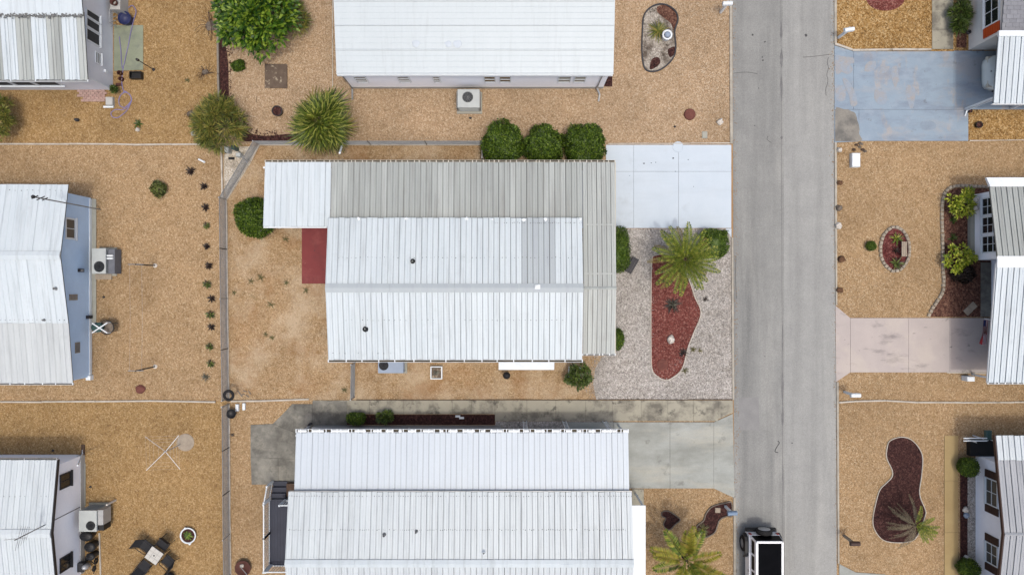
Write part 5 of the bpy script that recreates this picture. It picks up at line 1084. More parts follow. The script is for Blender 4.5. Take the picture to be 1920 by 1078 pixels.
# stone block borders
def blocks(label, pts, closed, bl=.215):
    P = [Vector(XY(*p)) for p in pts]
    if closed: P.append(P[0])
    root = thing('stone_border', label, 'border', (P[0][0], P[0][1], 0)); base = wloc(root)
    tot = sum((b-a).length for a, b in zip(P, P[1:])); n = round(tot/bl); me = MB().bbox(-.095,-.075,0,.095,.075,.13,.03).mesh('edging_block', MT['block']); d = 0; k = 0; acc = 0
    for i in range(n):
        t = tot*(i+.5)/n
        while k < len(P)-2 and acc+(P[k+1]-P[k]).length < t: acc += (P[k+1]-P[k]).length; k += 1
        v = P[k+1]-P[k]; p = P[k]+v.normalized()*(t-acc)
        link('edging_block', me, root, (p[0]-base[0]+random.uniform(-.01,.01), p[1]-base[1]+random.uniform(-.01,.01), 0), (random.uniform(-.05,.05), random.uniform(-.05,.05), math.atan2(v[1],v[0])+random.uniform(-.08,.08)), (random.uniform(.9,1.05), random.uniform(.9,1.1), random.uniform(.85,1.1)))
blocks('curved border of pale stone blocks around the right mulch bed', smooth_poly([(1854,350),(1825,350),(1796,349),(1778,354),(1768,368),(1765,400),(1766,450),(1767,500),(1768,535),(1764,552),(1755,566),(1746,580),(1740,594)], 6, False), False)
blocks('oval ring of pale stone blocks around the small red bed', [(1677+27*math.cos(a), 467+41*math.sin(a)) for a in np.linspace(0,6.283,41)[:-1]], True)
bn = thing('garden_bench', 'little brown bench on the right side of the oval stone bed', 'bench', XY(1696,467)+(0,))
for k in range(3): MB().bbox(X(1691,.4)+k*.09, Y(481,.4), .36, X(1691,.4)+k*.09+.085, Y(453,.4), .40, .008).build('slat', MT['stone_paver'], bn)
for py in (478,456): MB().box(X(1692,.2), Y(py,.2)-.03, 0, X(1700,.2), Y(py,.2)+.03, .358).build('leg', MT['stick'], bn)
# pots, discs, lids
def potlike(name, label, cat, px, py, r, h, mat, fill, n=20):
    x, y = XY(px, py, h); root = thing(name, label, cat, (x, y, 0))
    MB().lathe(x, y, [(r*.7,0),(r*.75,0),(r,h-.03),(r*1.05,h-.03),(r*1.05,h),(r*.9,h),(r*.88,h-.05)], n).build('pot', MT[mat], root, True); MB().cyl(x, y, h-.08, h-.05, r*.89, n).build('soil', MT[fill], root); return root
single('tree_stump', 'round brown stump disc on the gravel above the pale driveway', 'stump', MB().lathe(*XY(1293,215), [(.31,0),(.29,.08),(.26,.11),(.0,.115)], 18), 'stump', smooth=False)
single('tree_stump', 'rusty brown stump on gravel below the blue home', 'stump', MB().blob(*XY(264,730), .05, .27, .22, .10, 14, 8, .15, 5), 'stump')
single('tree_stump', 'flat round disc set in the lower end of the red mulch bed', 'stump', MB().lathe(*XY(1242,684), [(.30,0),(.29,.05),(.2,.055),(.19,.035),(.12,.035),(.11,.05),(0,.055)], 18), 'stump')
single('manhole_lid', 'white round lid on the upper edge of the pale driveway', 'lid', MB().lathe(*XY(1271,276), [(.28,0),(.28,.055),(.26,.06),(.25,.05),(0,.05)], 24), 'paint_pale')
potlike('flower_pot', 'dark pot of withered plant left of the fan palm', 'pot', 519, 208, .26, .4, 'char', 'mulch_dark')
potlike('flower_pot', 'dark round pot on golden gravel beside the blue driveway', 'pot', 1837, 234, .17, .2, 'black', 'mulch_dark')
potlike('flower_pot', 'small dark pot at the end of the carport post, blue driveway', 'pot', 1820, 208, .10, .2, 'black', 'mulch_dark')
g = potlike('fire_pit', 'white rimmed round planter of dark soil near the patio table', 'planter', 352, 1004, .40, .18, 'trim', 'mulch_dark', 24)
link('leaves', strap_leaves('leaves', 30, .3, .05, 'lf_box', .5, .5), g, (0,0,.12))
for dx, dy in ((-.14,.38),(.1,-.42)): x, y = XY(352,1004,.18); MB().blob(x+dx, y+dy, .17, .07, .06, .06, 8, 5, .1, 3).build('knob', MT['trim'], g)
def ballthing(px, py):
    x, y = XY(px, py, .3); r = thing('garden_globe', 'white ringed glass globe in the rock garden bed', 'ornament', (x, y, 0)); MB().lathe(x, y, [(.22,0),(.25,.3),(.27,.34),(.2,.36),(.17,.32)], 20).build('stand', MT['trim'], r, True); MB().blob(x, y, .36, .16, .16, .13, 16, 10, 0, 1).build('globe', MT['ac_blue'], r, True)
ballthing(1251, 66)
single('post_lamp', 'black round lamp post top below the white awning', 'lamp', MB().lathe(*XY(950,701), [(.05,0),(.05,.5),(.16,.52),(.19,.66),(.1,.75),(0,.78)], 16), 'black', smooth=True)
def sq_planter(label, px0, py0, px1, py1, h, mat):
    x0, y1 = XY(px0, py0, h); x1, y0 = XY(px1, py1, h); r = thing('square_planter', label, 'planter', ((x0+x1)/2,(y0+y1)/2,0))
    MB().ring(rectp(x0,y0,x1,y1), .07, 0, h).build('planter_frame', MT['trim'], r); MB().box(x0+.07,y0+.07,0,x1-.07,y1-.07,h-.06).build('soil', MT[mat], r); link('leaves', strap_leaves('leaves', 14, .22, .05, 'lf_grey', .4, .6), r, (0,0,h-.06)); return r
sq_planter('square white planter with a grey plant below the middle home', 807, 687, 829, 711, .3, 'slate'); sq_planter('white planter frame partly hidden by the dark green bush', 1066, 688, 1089, 711, .3, 'slate')
single('slab', 'square dark stained stone slab on gravel under the leafy tree', 'slab', MB().bbox(*XY(497,166), 0, *XY(539,121), .07, .015), 'slate')
single('utility_box', 'white utility box beside the road below the blue driveway', 'utility box', MB().bbox(X(1598,.3), Y(313,.3), 0, X(1613.5,.3), Y(287,.3), .3, .03), 'trim')
# corner utilities by the fence
for k, (px, py, sx, sy, h, mt, lb) in enumerate(((424,280,.22,.3,.5,'ac_grey','leftmost grey utility pedestal in the sandy fence corner'), (436,276,.16,.2,.7,'green_bin','dark narrow pedestal in the sandy fence corner under the olive bush'), (446,290,.24,.2,.45,'ac_grey','grey utility pedestal nearest the fence in the sandy corner'), (433,297,.3,.12,.12,'black','black lid lying flat in the sandy fence corner'))):
    x, y = XY(px, py, h); single('utility_pedestal', lb, 'utility box', MB().bbox(x-sx/2, y-sy/2, 0, x+sx/2, y+sy/2, h, .03), mt, 'utility boxes in the fence corner')
single('pipe', 'white pipe stub lying on the gravel above the rosette row', 'pipe', MB().tube([(X(373),Y(299),.05),(X(385),Y(305),.05)], .05, 8), 'trim')
single('pipe', 'long white pole leaning in the sandy fence corner', 'pole', MB().tube([(X(447),Y(283),.04),(X(477),Y(312),1.0)], .025, 6), 'alu')
single('pipe', 'white pipe between fan palm and carport gutter', 'pipe', MB().tube([(X(650),Y(276),.9),(X(656),Y(302),2.2)], .05, 8), 'trim')
# clutter where the two left fences meet
single('tyre', 'black round tyre hung at the fence corner below the rosette row', 'tyre', MB().lathe(*XY(429,741,.9), [(.20,.86),(.27,.85),(.30,.92),(.27,1.0),(.20,.99),(.16,.96),(.16,.9)], 20, True), 'tyre', smooth=True)
single('satellite_dish', 'black oval dish on the ground below the fence corner', 'dish', MB().lathe(*XY(435,775,.3), [(.0,.25),(.12,.26),(.22,.32),(.25,.42),(.24,.42),(.2,.34),(.1,.29),(0,.28)], 20), 'black', smooth=True)
single('concrete_block', 'left of two white blocks below the fence corner', 'block', MB().bbox(*XY(443,770), 0, *XY(449,757), .15), 'trim'); single('concrete_block', 'right of two white blocks below the fence corner', 'block', MB().bbox(*XY(456,768), 0, *XY(461,755), .15), 'trim')
for k in range(5):
    p = [(446+k*5,732+k%2*8),(455+k*4,744-k%3*5)]; single('stick', ('first','second','third','fourth','fifth')[k]+' pale broken stick from the left, beside the black tyre', 'stick', MB().tube([(X(p[0][0]),Y(p[0][1]),.03),(X(p[1][0]),Y(p[1][1]),.05)], .025, 5), 'wood_old', 'pale sticks by the tyre')
x, y = XY(456,1064,.2); fp = thing('fire_pit', 'dark rusty fire pit at the fence by the navy deck', 'fire pit', (x, y, 0)); MB().lathe(x, y, [(.2,0),(.38,.25),(.42,.27),(.40,.3),(.34,.27),(.1,.1),(0,.1)], 20).build('bowl', MT['terra'], fp, True); MB().tube([(x-.1,y+.1,.32),(x+.25,y-.3,.34)], .02, 6).build('poker', MT['galv'], fp); MB().blob(x-.08, y+.1, .2, .12, .1, .08, 8, 5, .2, 4).build('ash', MT['rock_w'], fp)
# clothesline posts right of the blue home
cl = thing('clothesline', 'two dark clothesline posts with thin wires across the blue home yard', 'clothesline', XY(290,498)+(0,))
for py in (498,687):
    x, y = XY(291,py); MB().tube([(x,y,0),(x,y,1.95)], .035, 8).build('post', MT['blackm'], cl); MB().tube([(x-.38,y,1.93),(x+.38,y,1.93)], .022, 6).build('crossbar', MT['galv'], cl); MB().lathe(x, y, [(.12,0),(.1,.04),(0,.05)], 10).build('footing', MT['rock_w'], cl)
for dx in (-.3,.3): MB().tube([(X(291)+dx,Y(498),1.95),(X(291)+dx,Y(592),1.88),(X(291)+dx,Y(687),1.95)], .004, 4).build('wire', MT['alu'], cl)
# rotary dryer
x, y = XY(338,833); rd = thing('rotary_dryer', 'four-armed rotary clothes dryer on golden gravel', 'clothes dryer', (x, y, 0)); MB().tube([(x,y,0),(x,y,1.75)], .025, 8).build('pole', MT['alu'], rd); tz = 1.75
for k in range(4): a = R(47+90*k); MB().tube([(x,y,tz-.15),(x+1.18*math.cos(a),y+1.18*math.sin(a),tz+.15)], .014, 6).build('arm', MT['trim' if k != 1 else 'alu'], rd)
ln = MB()
for q in (.35,.6,.8,.98):
    pts = [(x+1.18*q*math.cos(R(47+90*k)), y+1.18*q*math.sin(R(47+90*k)), tz-.15+.3*q) for k in range(5)]; ln.tube(pts, .002, 3)
ln.build('line', MT['trim'], rd)
single('concrete_pad', 'round pale concrete pad under the rotary dryer', 'pad', MB().lathe(*XY(348,829), [(.46,0),(.45,.035),(.4,.04),(.38,.03),(0,.03)], 24), 'stone_paver')
# patio set
tx, ty = XY(289,1041,.7); pt = thing('patio_table', 'square pale tiled patio table with four black chairs', 'table', (0,0,0))
MB().bbox(-.37,-.37,.68,.37,.37,.70,.01).build('table_top', MT['blackm'], pt)
for i in range(3):
    for j in range(3): s = .235; MB().bbox(-.353+i*s, -.353+j*s, .70, -.353+(i+1)*s-.008, -.353+(j+1)*s-.008, .712, .003).build('tile', MT['tileborder'], pt)
MB().cyl(0,0,.70,.725,.04,12).build('umbrella_hole', MT['black'], pt)
for sx in (-1,1):
    for sy in (-1,1): MB().tube([(sx*.32,sy*.32,.68),(sx*.34,sy*.34,0)], .018, 6).build('leg', MT['blackm'], pt)
pt.location = (tx, ty, 0); pt.rotation_euler.z = R(-35)
def chair(label, px, py, az, rec=.25):
    c = thing('patio_chair', label, 'chair', (0,0,0), 'black patio chairs round the table'); n = 6
    seat = [(-.25,.43),(0,.40),(.25,.42)]; m = MB()
    m.add([(u,-.25,z) for u,z in seat]+[(u,.25,z) for u,z in seat], [(0,1,4,3),(1,2,5,4)]); m.build('seat', MT['sling'], c)
    b = [(-.25,.43),(-.25-rec*.6,.72),(-.25-rec,.98)]; m = MB(); m.add([(u,-.25,z) for u,z in b]+[(u,.25,z) for u,z in b], [(0,1,4,3),(1,2,5,4)]); m.build('backrest', MT['sling'], c)
    for s in (-.27,.27):
        MB().tube([(-.25-rec-.01,s,1.0),(-.24,s,.43),(.27,s,.42),(.3,s,0)], .016, 6).build('side_frame', MT['blackm'], c); MB().tube([(-.24,s,.43),(-.32,s,0)], .016, 6).build('leg', MT['blackm'], c); MB().tube([(-.33,s,.66),(.2,s,.64),(.28,s,.42)], .02, 6).build('armrest', MT['blackm'], c)
    MB().tube([(-.25-rec,-.27,1.0),(-.25-rec,.27,1.0)], .016, 6).build('top_bar', MT['blackm'], c); c.location = XY(px, py, .5)+(0,); c.rotation_euler.z = R(az); return c
chair('black patio chair above left of the tiled table', 272, 1025, -38); chair('black patio chair above right of the tiled table', 305, 1021, -128, .2); chair('black patio chair right of the tiled table', 313, 1053, 140, .2); chair('black patio chair below left of the tiled table, reclined', 270, 1062, 52, .4)
single('plant_stand', 'black cushion pouf cut by the bottom edge below the patio table', 'pouf', MB().blob(*XY(320,1078), .22, .3, .24, .22, 14, 9, .06, 8), 'sling', smooth=True)
# bins and clutter by the lower left home
for k, (px, py, rx_, ry_, lb) in enumerate(((160,1006,.42,.25,'black bin directly under the large air conditioner, topmost of three'), (167,1026,.36,.26,'middle of three black bins beside the lower left home'), (168,1044,.3,.2,'lowest of three black bins beside the lower left home'))):
    x, y = XY(px, py, .6); b = thing('rubbish_bin', lb, 'bin', (x, y, 0), 'black bins by the lower left home'); s = MB().lathe(0, 0, [(.7,0),(.95,.5),(1.0,.52),(.98,.56),(.7,.62),(0,.64)], 18); s.v = [(x+a*rx_*.8, y+c*ry_, zz) for a, c, zz in s.v]; s.build('bin_body', MT['black'], b, True); MB().tube([(x-rx_*.5,y,.63),(x,y,.68),(x+rx_*.5,y,.63)], .015, 5).build('handle', MT['char'], b)
mw = thing('mobility_trolley', 'jumble of a metal trolley and tank at the lower left home wall', 'trolley', XY(162,1060)+(0,)); x, y = XY(162,1060,.4)
MB().box(x-.35,y-.25,.3,x-.05,y+.2,.62).build('box', MT['char'], mw); MB().lathe(x+.0,y-.02,[(.1,.2),(.14,.25),(.14,.6),(.06,.68),(0,.69)],14).build('tank', MT['rim'], mw, True); MB().tube([(x-.3,y-.3,.1),(x+.3,y-.1,.5),(x+.5,y+.2,.9)], .02, 6).build('handle_bar', MT['galv'], mw); MB().tube([(x-.1,y+.3,.1),(x+.5,y+.1,.5),(x+.55,y-.3,.7)], .02, 6).build('handle_bar', MT['blackm'], mw)
for dx, dy in ((.25,-.25),(.35,.15),(-.1,.3)): s = MB().lathe(0,0,[(.08,-.03),(.15,-.03),(.15,.03),(.08,.03)],14,True); s.v = [(x+dx+zz, y+dy+c, .15+a) for a, c, zz in s.v]; s.build('wheel', MT['tyre'], mw)
single('post', 'white wooden post standing right of the large air conditioner', 'post', MB().bbox(X(217)-.04, Y(937)-.04, 0, X(217)+.04, Y(937)+.04, .85, .01), 'rock_w')
edging('narrow white edging right of the black bins at the lower left home', [(187,998),(189,1060),(190,1150)], .06, .06)
# round bin with crossed bars at the blue home
x, y = XY(200,614,.7); tb = thing('round_table', 'round black-rimmed glass table with crossed white bars beside the blue home', 'table', (x, y, 0))
MB().lathe(x, y, [(.33,.66),(.36,.66),(.37,.69),(.35,.71),(.33,.70)], 28, True).build('rim', MT['black'], tb, True); MB().cyl(x, y, .67, .69, .33, 28).build('table_top', MT['rock_g'], tb)
for k in range(4): a = R(45+90*k); MB().tube([(x+.3*math.cos(a),y+.3*math.sin(a),.66),(x+.26*math.cos(a),y+.26*math.sin(a),0)], .018, 6).build('leg', MT['black'], tb)
x2, y2 = XY(180,614,1.0); cb = thing('green_bin', 'dark green lidded bin between round table and blue home wall', 'bin', (x2, y2, 0)); s = MB().lathe(0,0,[(.7,0),(.95,.85),(1.05,.86),(1.0,.93),(.5,.98),(0,.99)],20); s.v = [(x2+a*.3,y2+c*.24,zz) for a,c,zz in s.v]; s.build('bin_body', MT['green_bin'], cb, True)
xr_ = thing('crossed_bars', 'pair of crossed white bars lying over the round table', 'frame', (x-.2, y, 0))
for s in (-1,1): MB().tube([(x-.50,y+s*.24,1.12),(x+.2,y-s*.26,1.0)], .034, 6).build('bar', MT['trim'], xr_)
for s in (-1,1): MB().tube([(x-.50,y+s*.24,0),(x-.50,y+s*.24,1.12)], .02, 6).build('upright', MT['trim'], xr_); MB().tube([(x+.2,y+s*.26,.70),(x+.2,y+s*.26,1.0)], .02, 6).build('upright', MT['trim'], xr_)
single('white_cup', 'small white cup-like fitting at the foot of the green bin', 'fitting', MB().lathe(*XY(161,627,.3), [(.07,.1),(.09,.4),(.07,.4),(.05,.15)], 12), 'trim', smooth=True)
single('corner_planter', 'small white and green planter at the lower corner of the blue home', 'planter', MB().bbox(X(160,.3), Y(713,.3), 0, X(169,.3), Y(704,.3), .3, .03), 'trim')
# clutter by the upper left home
pv = thing('paver_patch', 'patch of pink brick pavers under the upper left home', 'pavers', XY(172,178)+(0,)); me = MB().bbox(-.098,-.06,0,.098,.06,.06,.01).mesh('paver', MT['brickp'])
for r_ in range(5):
    for c_ in range(7):
        if r_ > 2 and c_ < 1: continue
        x, y = X(149)+c_*.208+(r_%2)*.1, Y(171)-r_*.125; link('paver', me, pv, Vector((x,y,0))-wloc(pv), (0,0,random.uniform(-.06,.06)))
st = thing('doorstep', 'white step block at the corner of the pink pavers', 'step', XY(209,190)+(0,)); MB().bbox(*XY(202,199), 0, *XY(215,184), .22).build('tread', MT['skirt'], st); MB().bbox(*XY(195,203), 0, *XY(214,199.5), .1).build('lower_tread', MT['trim'], st)
def hose(label, pts, r=.022, mat='hose', hz=.03): return single('garden_hose', label, 'hose', MB().tube([(X(a),Y(b),hz+.01*math.sin(i)) for i, (a, b) in enumerate(smooth_poly(pts, 6, False))], r, 6), mat)
hose('lilac garden hose coiled on gravel below the upper left home', [(232,128),(229,150),(232,170),(244,178),(246,190),(234,202),(224,196),(226,180),(238,174),(247,186),(240,205),(224,220),(212,220),(209,212),(218,206),(232,206),(244,196),(247,184),(236,172),(230,176)])
hose('lilac garden hose looping up over the mossy pad', [(225,70),(228,100),(230,128),(234,120),(242,84),(250,45),(256,24),(250,12),(242,16)], hz=.06)
single('garden_tub', 'dark blue tub at the top of the mossy pad', 'tub', MB().lathe(*XY(233,34,.4), [(.28,0),(.32,.38),(.35,.4),(.33,.4),(.28,.1),(0,.1)], 18), 'tub_blue', smooth=True)
pb = thing('plant_shelf', 'white box with dark red pot on top, against the upper left home', 'planter', XY(216,8)+(0,)); MB().bbox(X(206,.8), Y(18,.8), 0, X(225,.8), Y(-14,.8), .8).build('box', MT['skirt'], pb); MB().lathe(*XY(214,5,.95), [(.12,.8),(.18,1.05),(.15,1.05),(.1,.9)], 14).build('pot', MT['terra'], pb, True)
rk = thing('metal_rack', 'grey metal rack of tools beside the blue tub', 'rack', XY(214,40)+(0,))
for k in range(4): MB().tube([(X(208,.6),Y(26+k*8,.6),.6),(X(220,.6),Y(24+k*8,.6),.7)], .02, 6).build('bar', MT['galv'], rk)
for px in (208,219): MB().tube([(X(px),Y(26),0),(X(px),Y(26),.7),(X(px),Y(52),.7),(X(px),Y(52),0)], .02, 6).build('frame', MT['alu'], rk)
single('storage_crate', 'black crate at the lower right corner of the mossy pad', 'crate', MB().ring(rectp(*XY(242,147,.3), *XY(264,134,.3)), .03, 0, .3).box(X(243,.3), Y(146,.3), 0, X(263,.3), Y(135,.3), .12), 'black')
single('garden_torch', 'thin dark garden torch pole right of the mossy pad', 'torch', MB().tube([(X(288),Y(131),0),(X(288),Y(131),1.5)], .02, 6).lathe(X(288),Y(131),[(.03,1.45),(.07,1.55),(.06,1.7),(0,1.72)],10).lathe(X(288),Y(131),[(.09,0),(.08,.03),(0,.04)],10), 'blackm')
single('potted_bits', 'cluster of small pots left of the lilac hose by the house', 'pots', MB().lathe(*XY(224,137,.2),[(.09,0),(.12,.25),(.1,.25),(.08,.1)],12).lathe(*XY(226,148,.2),[(.09,0),(.12,.22),(.1,.22),(.08,.1)],12).box(X(219),Y(162),0,X(229),Y(157),.1), 'terra')
def sticks(label, px, py, n, sp, ln, mat='stick'):
    r = thing('dead_plant', label, 'dead plant', XY(px, py)+(0,)); m = MB(); x, y = XY(px, py)
    for i in range(n): a = random.uniform(0,6.3); d = random.uniform(0,sp); l = random.uniform(.4,1)*ln; x0, y0 = x+d*math.cos(a), y+d*math.sin(a); b = a+random.uniform(-.8,.8); m.tube([(x0,y0,.03),(x0+l*.5*math.cos(b),y0+l*.5*math.sin(b),.12),(x0+l*math.cos(b+.3),y0+l*math.sin(b+.3),.05)], .016, 4, .006)
    m.build('twigs', MT[mat], r); MB().blob(x, y, .04, sp*1.2, sp*.9, .08, 9, 5, .3, px).build('root_clump', MT['rock_g'], r); return r
sticks('dead curled plant with roots left of the mulch strip', 385, 136, 22, .14, .5); sticks('withered plant in a broken pale ring left of the olive bush', 357, 214, 16, .16, .3)
sticks('fallen dead branches over the timber edging left of the leafy tree', 396, 50, 14, .25, .9); sticks('dark dried debris beside the deck side fence', 436, 815, 6, .06, .18)
single('dead_palm_leaf', 'long dry brown leaf hanging at the left of the timber edging', 'leaf', MB().tube([(X(398),Y(30),.5),(X(402),Y(55),.35),(X(396),Y(78),.06)], .035, 5, .01), 'stick')
single('cleanout_pipe', 'grey pipe cap set in the gravel left of the olive bush', 'pipe', MB().lathe(*XY(364,251), [(.16,0),(.15,.07),(.09,.07),(.08,.02),(0,.02)], 14), 'conc')
single('garden_ornament', 'small black and white ornament on gravel below the pink pavers', 'ornament', MB().blob(*XY(146,226), .1, .12, .09, .12, 10, 7, .15, 3).blob(X(143),Y(225),.12,.06,.05,.06,8,5,.1,4), 'char', smooth=True)
single('bamboo_stake', 'thin bare stake lying under the dark slab', 'stake', MB().tube([(X(481),Y(182),.02),(X(481),Y(193),.03)], .012, 5), 'stick')
for k, (px, py, lb) in enumerate(((195,557,'small dark stone on gravel right of the blue home'), (100,844,'small dark stone in the shade above the lower left home'), (170,912,'small dark stone right of the white wall, lower left home'), (1265,238,'small dark debris on gravel above the pale driveway'), (882,222,'dark leaf scrap below the grey air conditioner'))):
    single('stone', lb, 'stone', MB().blob(*XY(px,py), .03, .07, .055, .05, 8, 5, .2, px), 'char', 'small dark stones')
for k, (px0, py0) in enumerate(((854,778),(861,781))): single('white_tag', ('left','right')[k]+' of two white tags lying on the dark mulch strip', 'tag', MB().bbox(*XY(px0,py0+4), .013, *XY(px0+9,py0), .05, .005), 'trim')
single('dog_statue', 'small dark figure at the left end of the bottom home wall', 'ornament', MB().tube([(X(578),Y(797),.02),(X(583),Y(793),.3)], .05, 6).blob(X(586),Y(792),.32,.09,.07,.08,8,6,.1,2), 'char')
# flag on a bracket under the right home roof
fg = thing('flag', 'small drooping striped flag on a short pole above the pink driveway', 'flag', XY(1850,600)+(0,)); x0, y0, x1, y1 = X(1840,1.9), Y(598,1.9), X(1853,2.2), Y(648,2.2)
MB().tube([(X(1842,1.8),Y(597,1.8),1.95),(X(1858,2.2),Y(600,2.2),2.2)], .015, 6).build('pole', MT['trim'], fg)
for k in range(7):
    t0, t1 = k/7, (k+1)/7; a = (X(1843+8*t0,1.9), X(1843+8*t1,1.9)); MB().add([(a[0],Y(600,1.9),1.93),(a[1],Y(600,1.9),1.95),(a[1]+.2,Y(624,1.8),1.6),(a[0]+.16,Y(624,1.8),1.65),(a[1]+.24,Y(647,1.6),1.45),(a[0]+.2,Y(645,1.6),1.3)], [(0,1,2,3),(3,2,4,5)]).build('stripe', MT['flag_red' if k % 2 == 0 else 'trim'], fg)
MB().add([(X(1843,1.9)-.005,Y(600,1.9),1.96),(X(1847,1.9),Y(600,1.9),1.97),(X(1847,1.9)+.08,Y(612,1.9),1.82),(X(1843,1.9)+.07,Y(612,1.9),1.81)], [(0,1,2,3)]).build('canton', MT['flag_blue'], fg)
sb = thing('hose_stand', 'white hose stand at the foot of the right carport post', 'stand', XY(1821,708)+(0,)); MB().bbox(X(1814,.5), Y(715,.5), 0, X(1828,.5), Y(706,.5), .5).build('box', MT['trim'], sb); MB().tube([(X(1815,.5),Y(705,.5),.5),(X(1822,.5),Y(698,.5),.7),(X(1828,.5),Y(705,.5),.5)], .015, 6).build('handle', MT['galv'], sb)
for k, (px, py, lb) in enumerate(((1812,966,'blue and white ceramic ornament in the bed beside the tan path'), (1810,955,'pale shell ornament above the blue ceramic one beside the tan path'), (1812,1046,'white stone ornament low in the bed beside the tan path'))): single('garden_ornament', lb, 'ornament', MB().blob(*XY(px,py,.1), .1, .14, .16, .12, 10, 7, .2, px), 'ac_blue' if k == 0 else 'rock_w', 'bed ornaments', True)
single('hose_reel', 'small round hose reel on the pale wall at the upper right home', 'reel', MB().lathe(*XY(1817,60,.3), [(.05,.2),(.12,.22),(.12,.3),(.05,.32)], 14, True), 'char')
# hanging baskets at the bay window
for k, (px, py) in enumerate(((1828,376),(1829,391))): single('wall_lamp', ('upper','lower')[k]+' white globe in front of the paned windows, right home', 'ornament', MB().lathe(*XY(px,py,.7),[(.03,0),(.03,.6),(.13,.66),(.14,.78),(.05,.86),(0,.87)],14), 'rock_w', 'white globes', True)
# ------------------------------------------------------------------ vehicles
def wheel(root, x, y, z, r, wd, axis='x', rim='rim', face=1):
    t = MB().lathe(0,0,[(r*.6,-wd/2),(r*.92,-wd/2),(r,-wd*.35),(r,wd*.35),(r*.92,wd/2),(r*.6,wd/2)],26,True); rm = MB().lathe(0,0,[(0,wd*.30),(r*.16,wd*.34),(r*.2,wd*.2),(r*.5,wd*.24),(r*.6,wd*.45),(r*.61,-wd*.4)],26)
    for k in range(5): a = k*1.2566; rm.add([(r*.15*math.cos(a-.4),r*.15*math.sin(a-.4),wd*.33),(r*.56*math.cos(a-.16),r*.56*math.sin(a-.16),wd*.40),(r*.56*math.cos(a+.16),r*.56*math.sin(a+.16),wd*.40),(r*.15*math.cos(a+.4),r*.15*math.sin(a+.4),wd*.33)], [(0,1,2,3)])
    for q in (t, rm): q.v = [((x+face*c, y+a, z+b) if axis == 'x' else (x+a, y+face*c, z+b)) for a,b,c in q.v]
    o = link('wheel', None, root); t.build('tyre', MT['tyre'], o, True); rm.build('rim', MT[rim], o, True); return o
jp = thing('off_road_car', 'white boxy off-road car with black roof panel and rear spare wheel, driving on the road', 'car', (0,0,0))
def loft(secs, mat, name, parent, smooth=False, cap=True):
    m = MB(); n = len(secs[0]); vs = [v for s in secs for v in s]; fs = [(i*n+k,i*n+(k+1)%n,(i+1)*n+(k+1)%n,(i+1)*n+k) for i in range(len(secs)-1) for k in range(n)]
    if cap: fs += [tuple(range(n-1,-1,-1)), tuple(range((len(secs)-1)*n, len(secs)*n))]
    return m.add(vs, fs).build(name, MT[mat], parent, smooth)
def sec(y, hw, z0, z1, c=.05, hw2=None):
    h2 = hw2 or hw; return [(-hw,y,z0),(hw,y,z0),(hw,y,z1-c),(h2-c,y,z1),(-h2+c,y,z1),(-hw,y,z1-c)]
bd = loft([sec(-1.95,.60,.55,1.02), sec(-1.9,.62,.5,1.06), sec(-.75,.74,.5,1.14), sec(-.6,.775,.48,1.17), sec(1.9,.775,.48,1.17), sec(1.97,.76,.52,1.15)], 'carwhite', 'body', jp)
for s in (-1,1):
    for y0, y1, nm in ((-.55,.28,'door'),(.31,1.08,'door')):
        d = MB().bbox(s*.775-.02, y0, .56, s*.775+.02, y1, 1.15, .005).build(nm, MT['carwhite'], jp); MB().box(s*.80-.012, y1-.2, 1.02, s*.80+.012, y1-.06, 1.06).build('handle', MT['black'], d)
    for yc in (-1.32,1.30):     # black fender flares over the wheels
        fp_ = [(yc-.62,.62),(yc-.5,.92),(yc-.3,1.0),(yc+.3,1.0),(yc+.5,.92),(yc+.62,.62),(yc+.55,.62),(yc+.44,.86),(yc+.26,.93),(yc-.26,.93),(yc-.44,.86),(yc-.55,.62)]
        MB().xprism(min(s*.74,s*.94), max(s*.74,s*.94), fp_).build('fender_flare', MT['black'], jp)
        wheel(jp, s*.80, yc, .40, .40, .25, 'x', 'rim', s)
    m_ = MB().bbox(s*.98-.1, -.52, 1.12, s*.98+.1, -.42, 1.32, .02).build('mirror', MT['black'], jp)
    MB().box(s*.69-.055, 1.965, .86, s*.69+.055, 2.0, 1.1).build('tail_light', MT['lamp_red'], jp)
    MB().cyl(s*.42, 0, -.02, .02, .09, 14); q = MB().lathe(0,0,[(0,.03),(.09,.02),(.1,-.03)],16); q.v = [(s*.42+a,-1.96-c,.88+b) for a,b,c in q.v]; q.build('headlight', MT['lamp_amber'], jp)
    # side glass and pillars of the cabin
def cab(y, z, hw): return (y, z, hw)
gh = MB(); base = [(-.775+.03,1.17),(.775-.03,1.17)]
loft([[(-.73,-.62,1.165),(.73,-.62,1.165),(.66,-.30,1.80),(-.66,-.30,1.80)], [(-.73,1.93,1.165),(.73,1.93,1.165),(.67,1.86,1.80),(-.67,1.86,1.80)]], 'carglass', 'cabin_glass', jp)
for s in (-1,1):
    for ya_, yb_, wd in ((-.62,-.30,.09),(.28,.30,.09),(1.10,1.10,.10),(1.90,1.83,.12)):
        MB().add([(s*.735,ya_-wd/2,1.165),(s*.735,ya_+wd/2,1.165),(s*.68,yb_+wd/2,1.80),(s*.68,yb_-wd/2,1.80),(s*.70,ya_-wd/2,1.165),(s*.70,ya_+wd/2,1.165),(s*.64,yb_+wd/2,1.80),(s*.64,yb_-wd/2,1.80)], [(0,1,2,3),(7,6,5,4),(0,4,5,1),(1,5,6,2),(3,7,4,0)]).build('pillar', MT['carwhite'], jp)
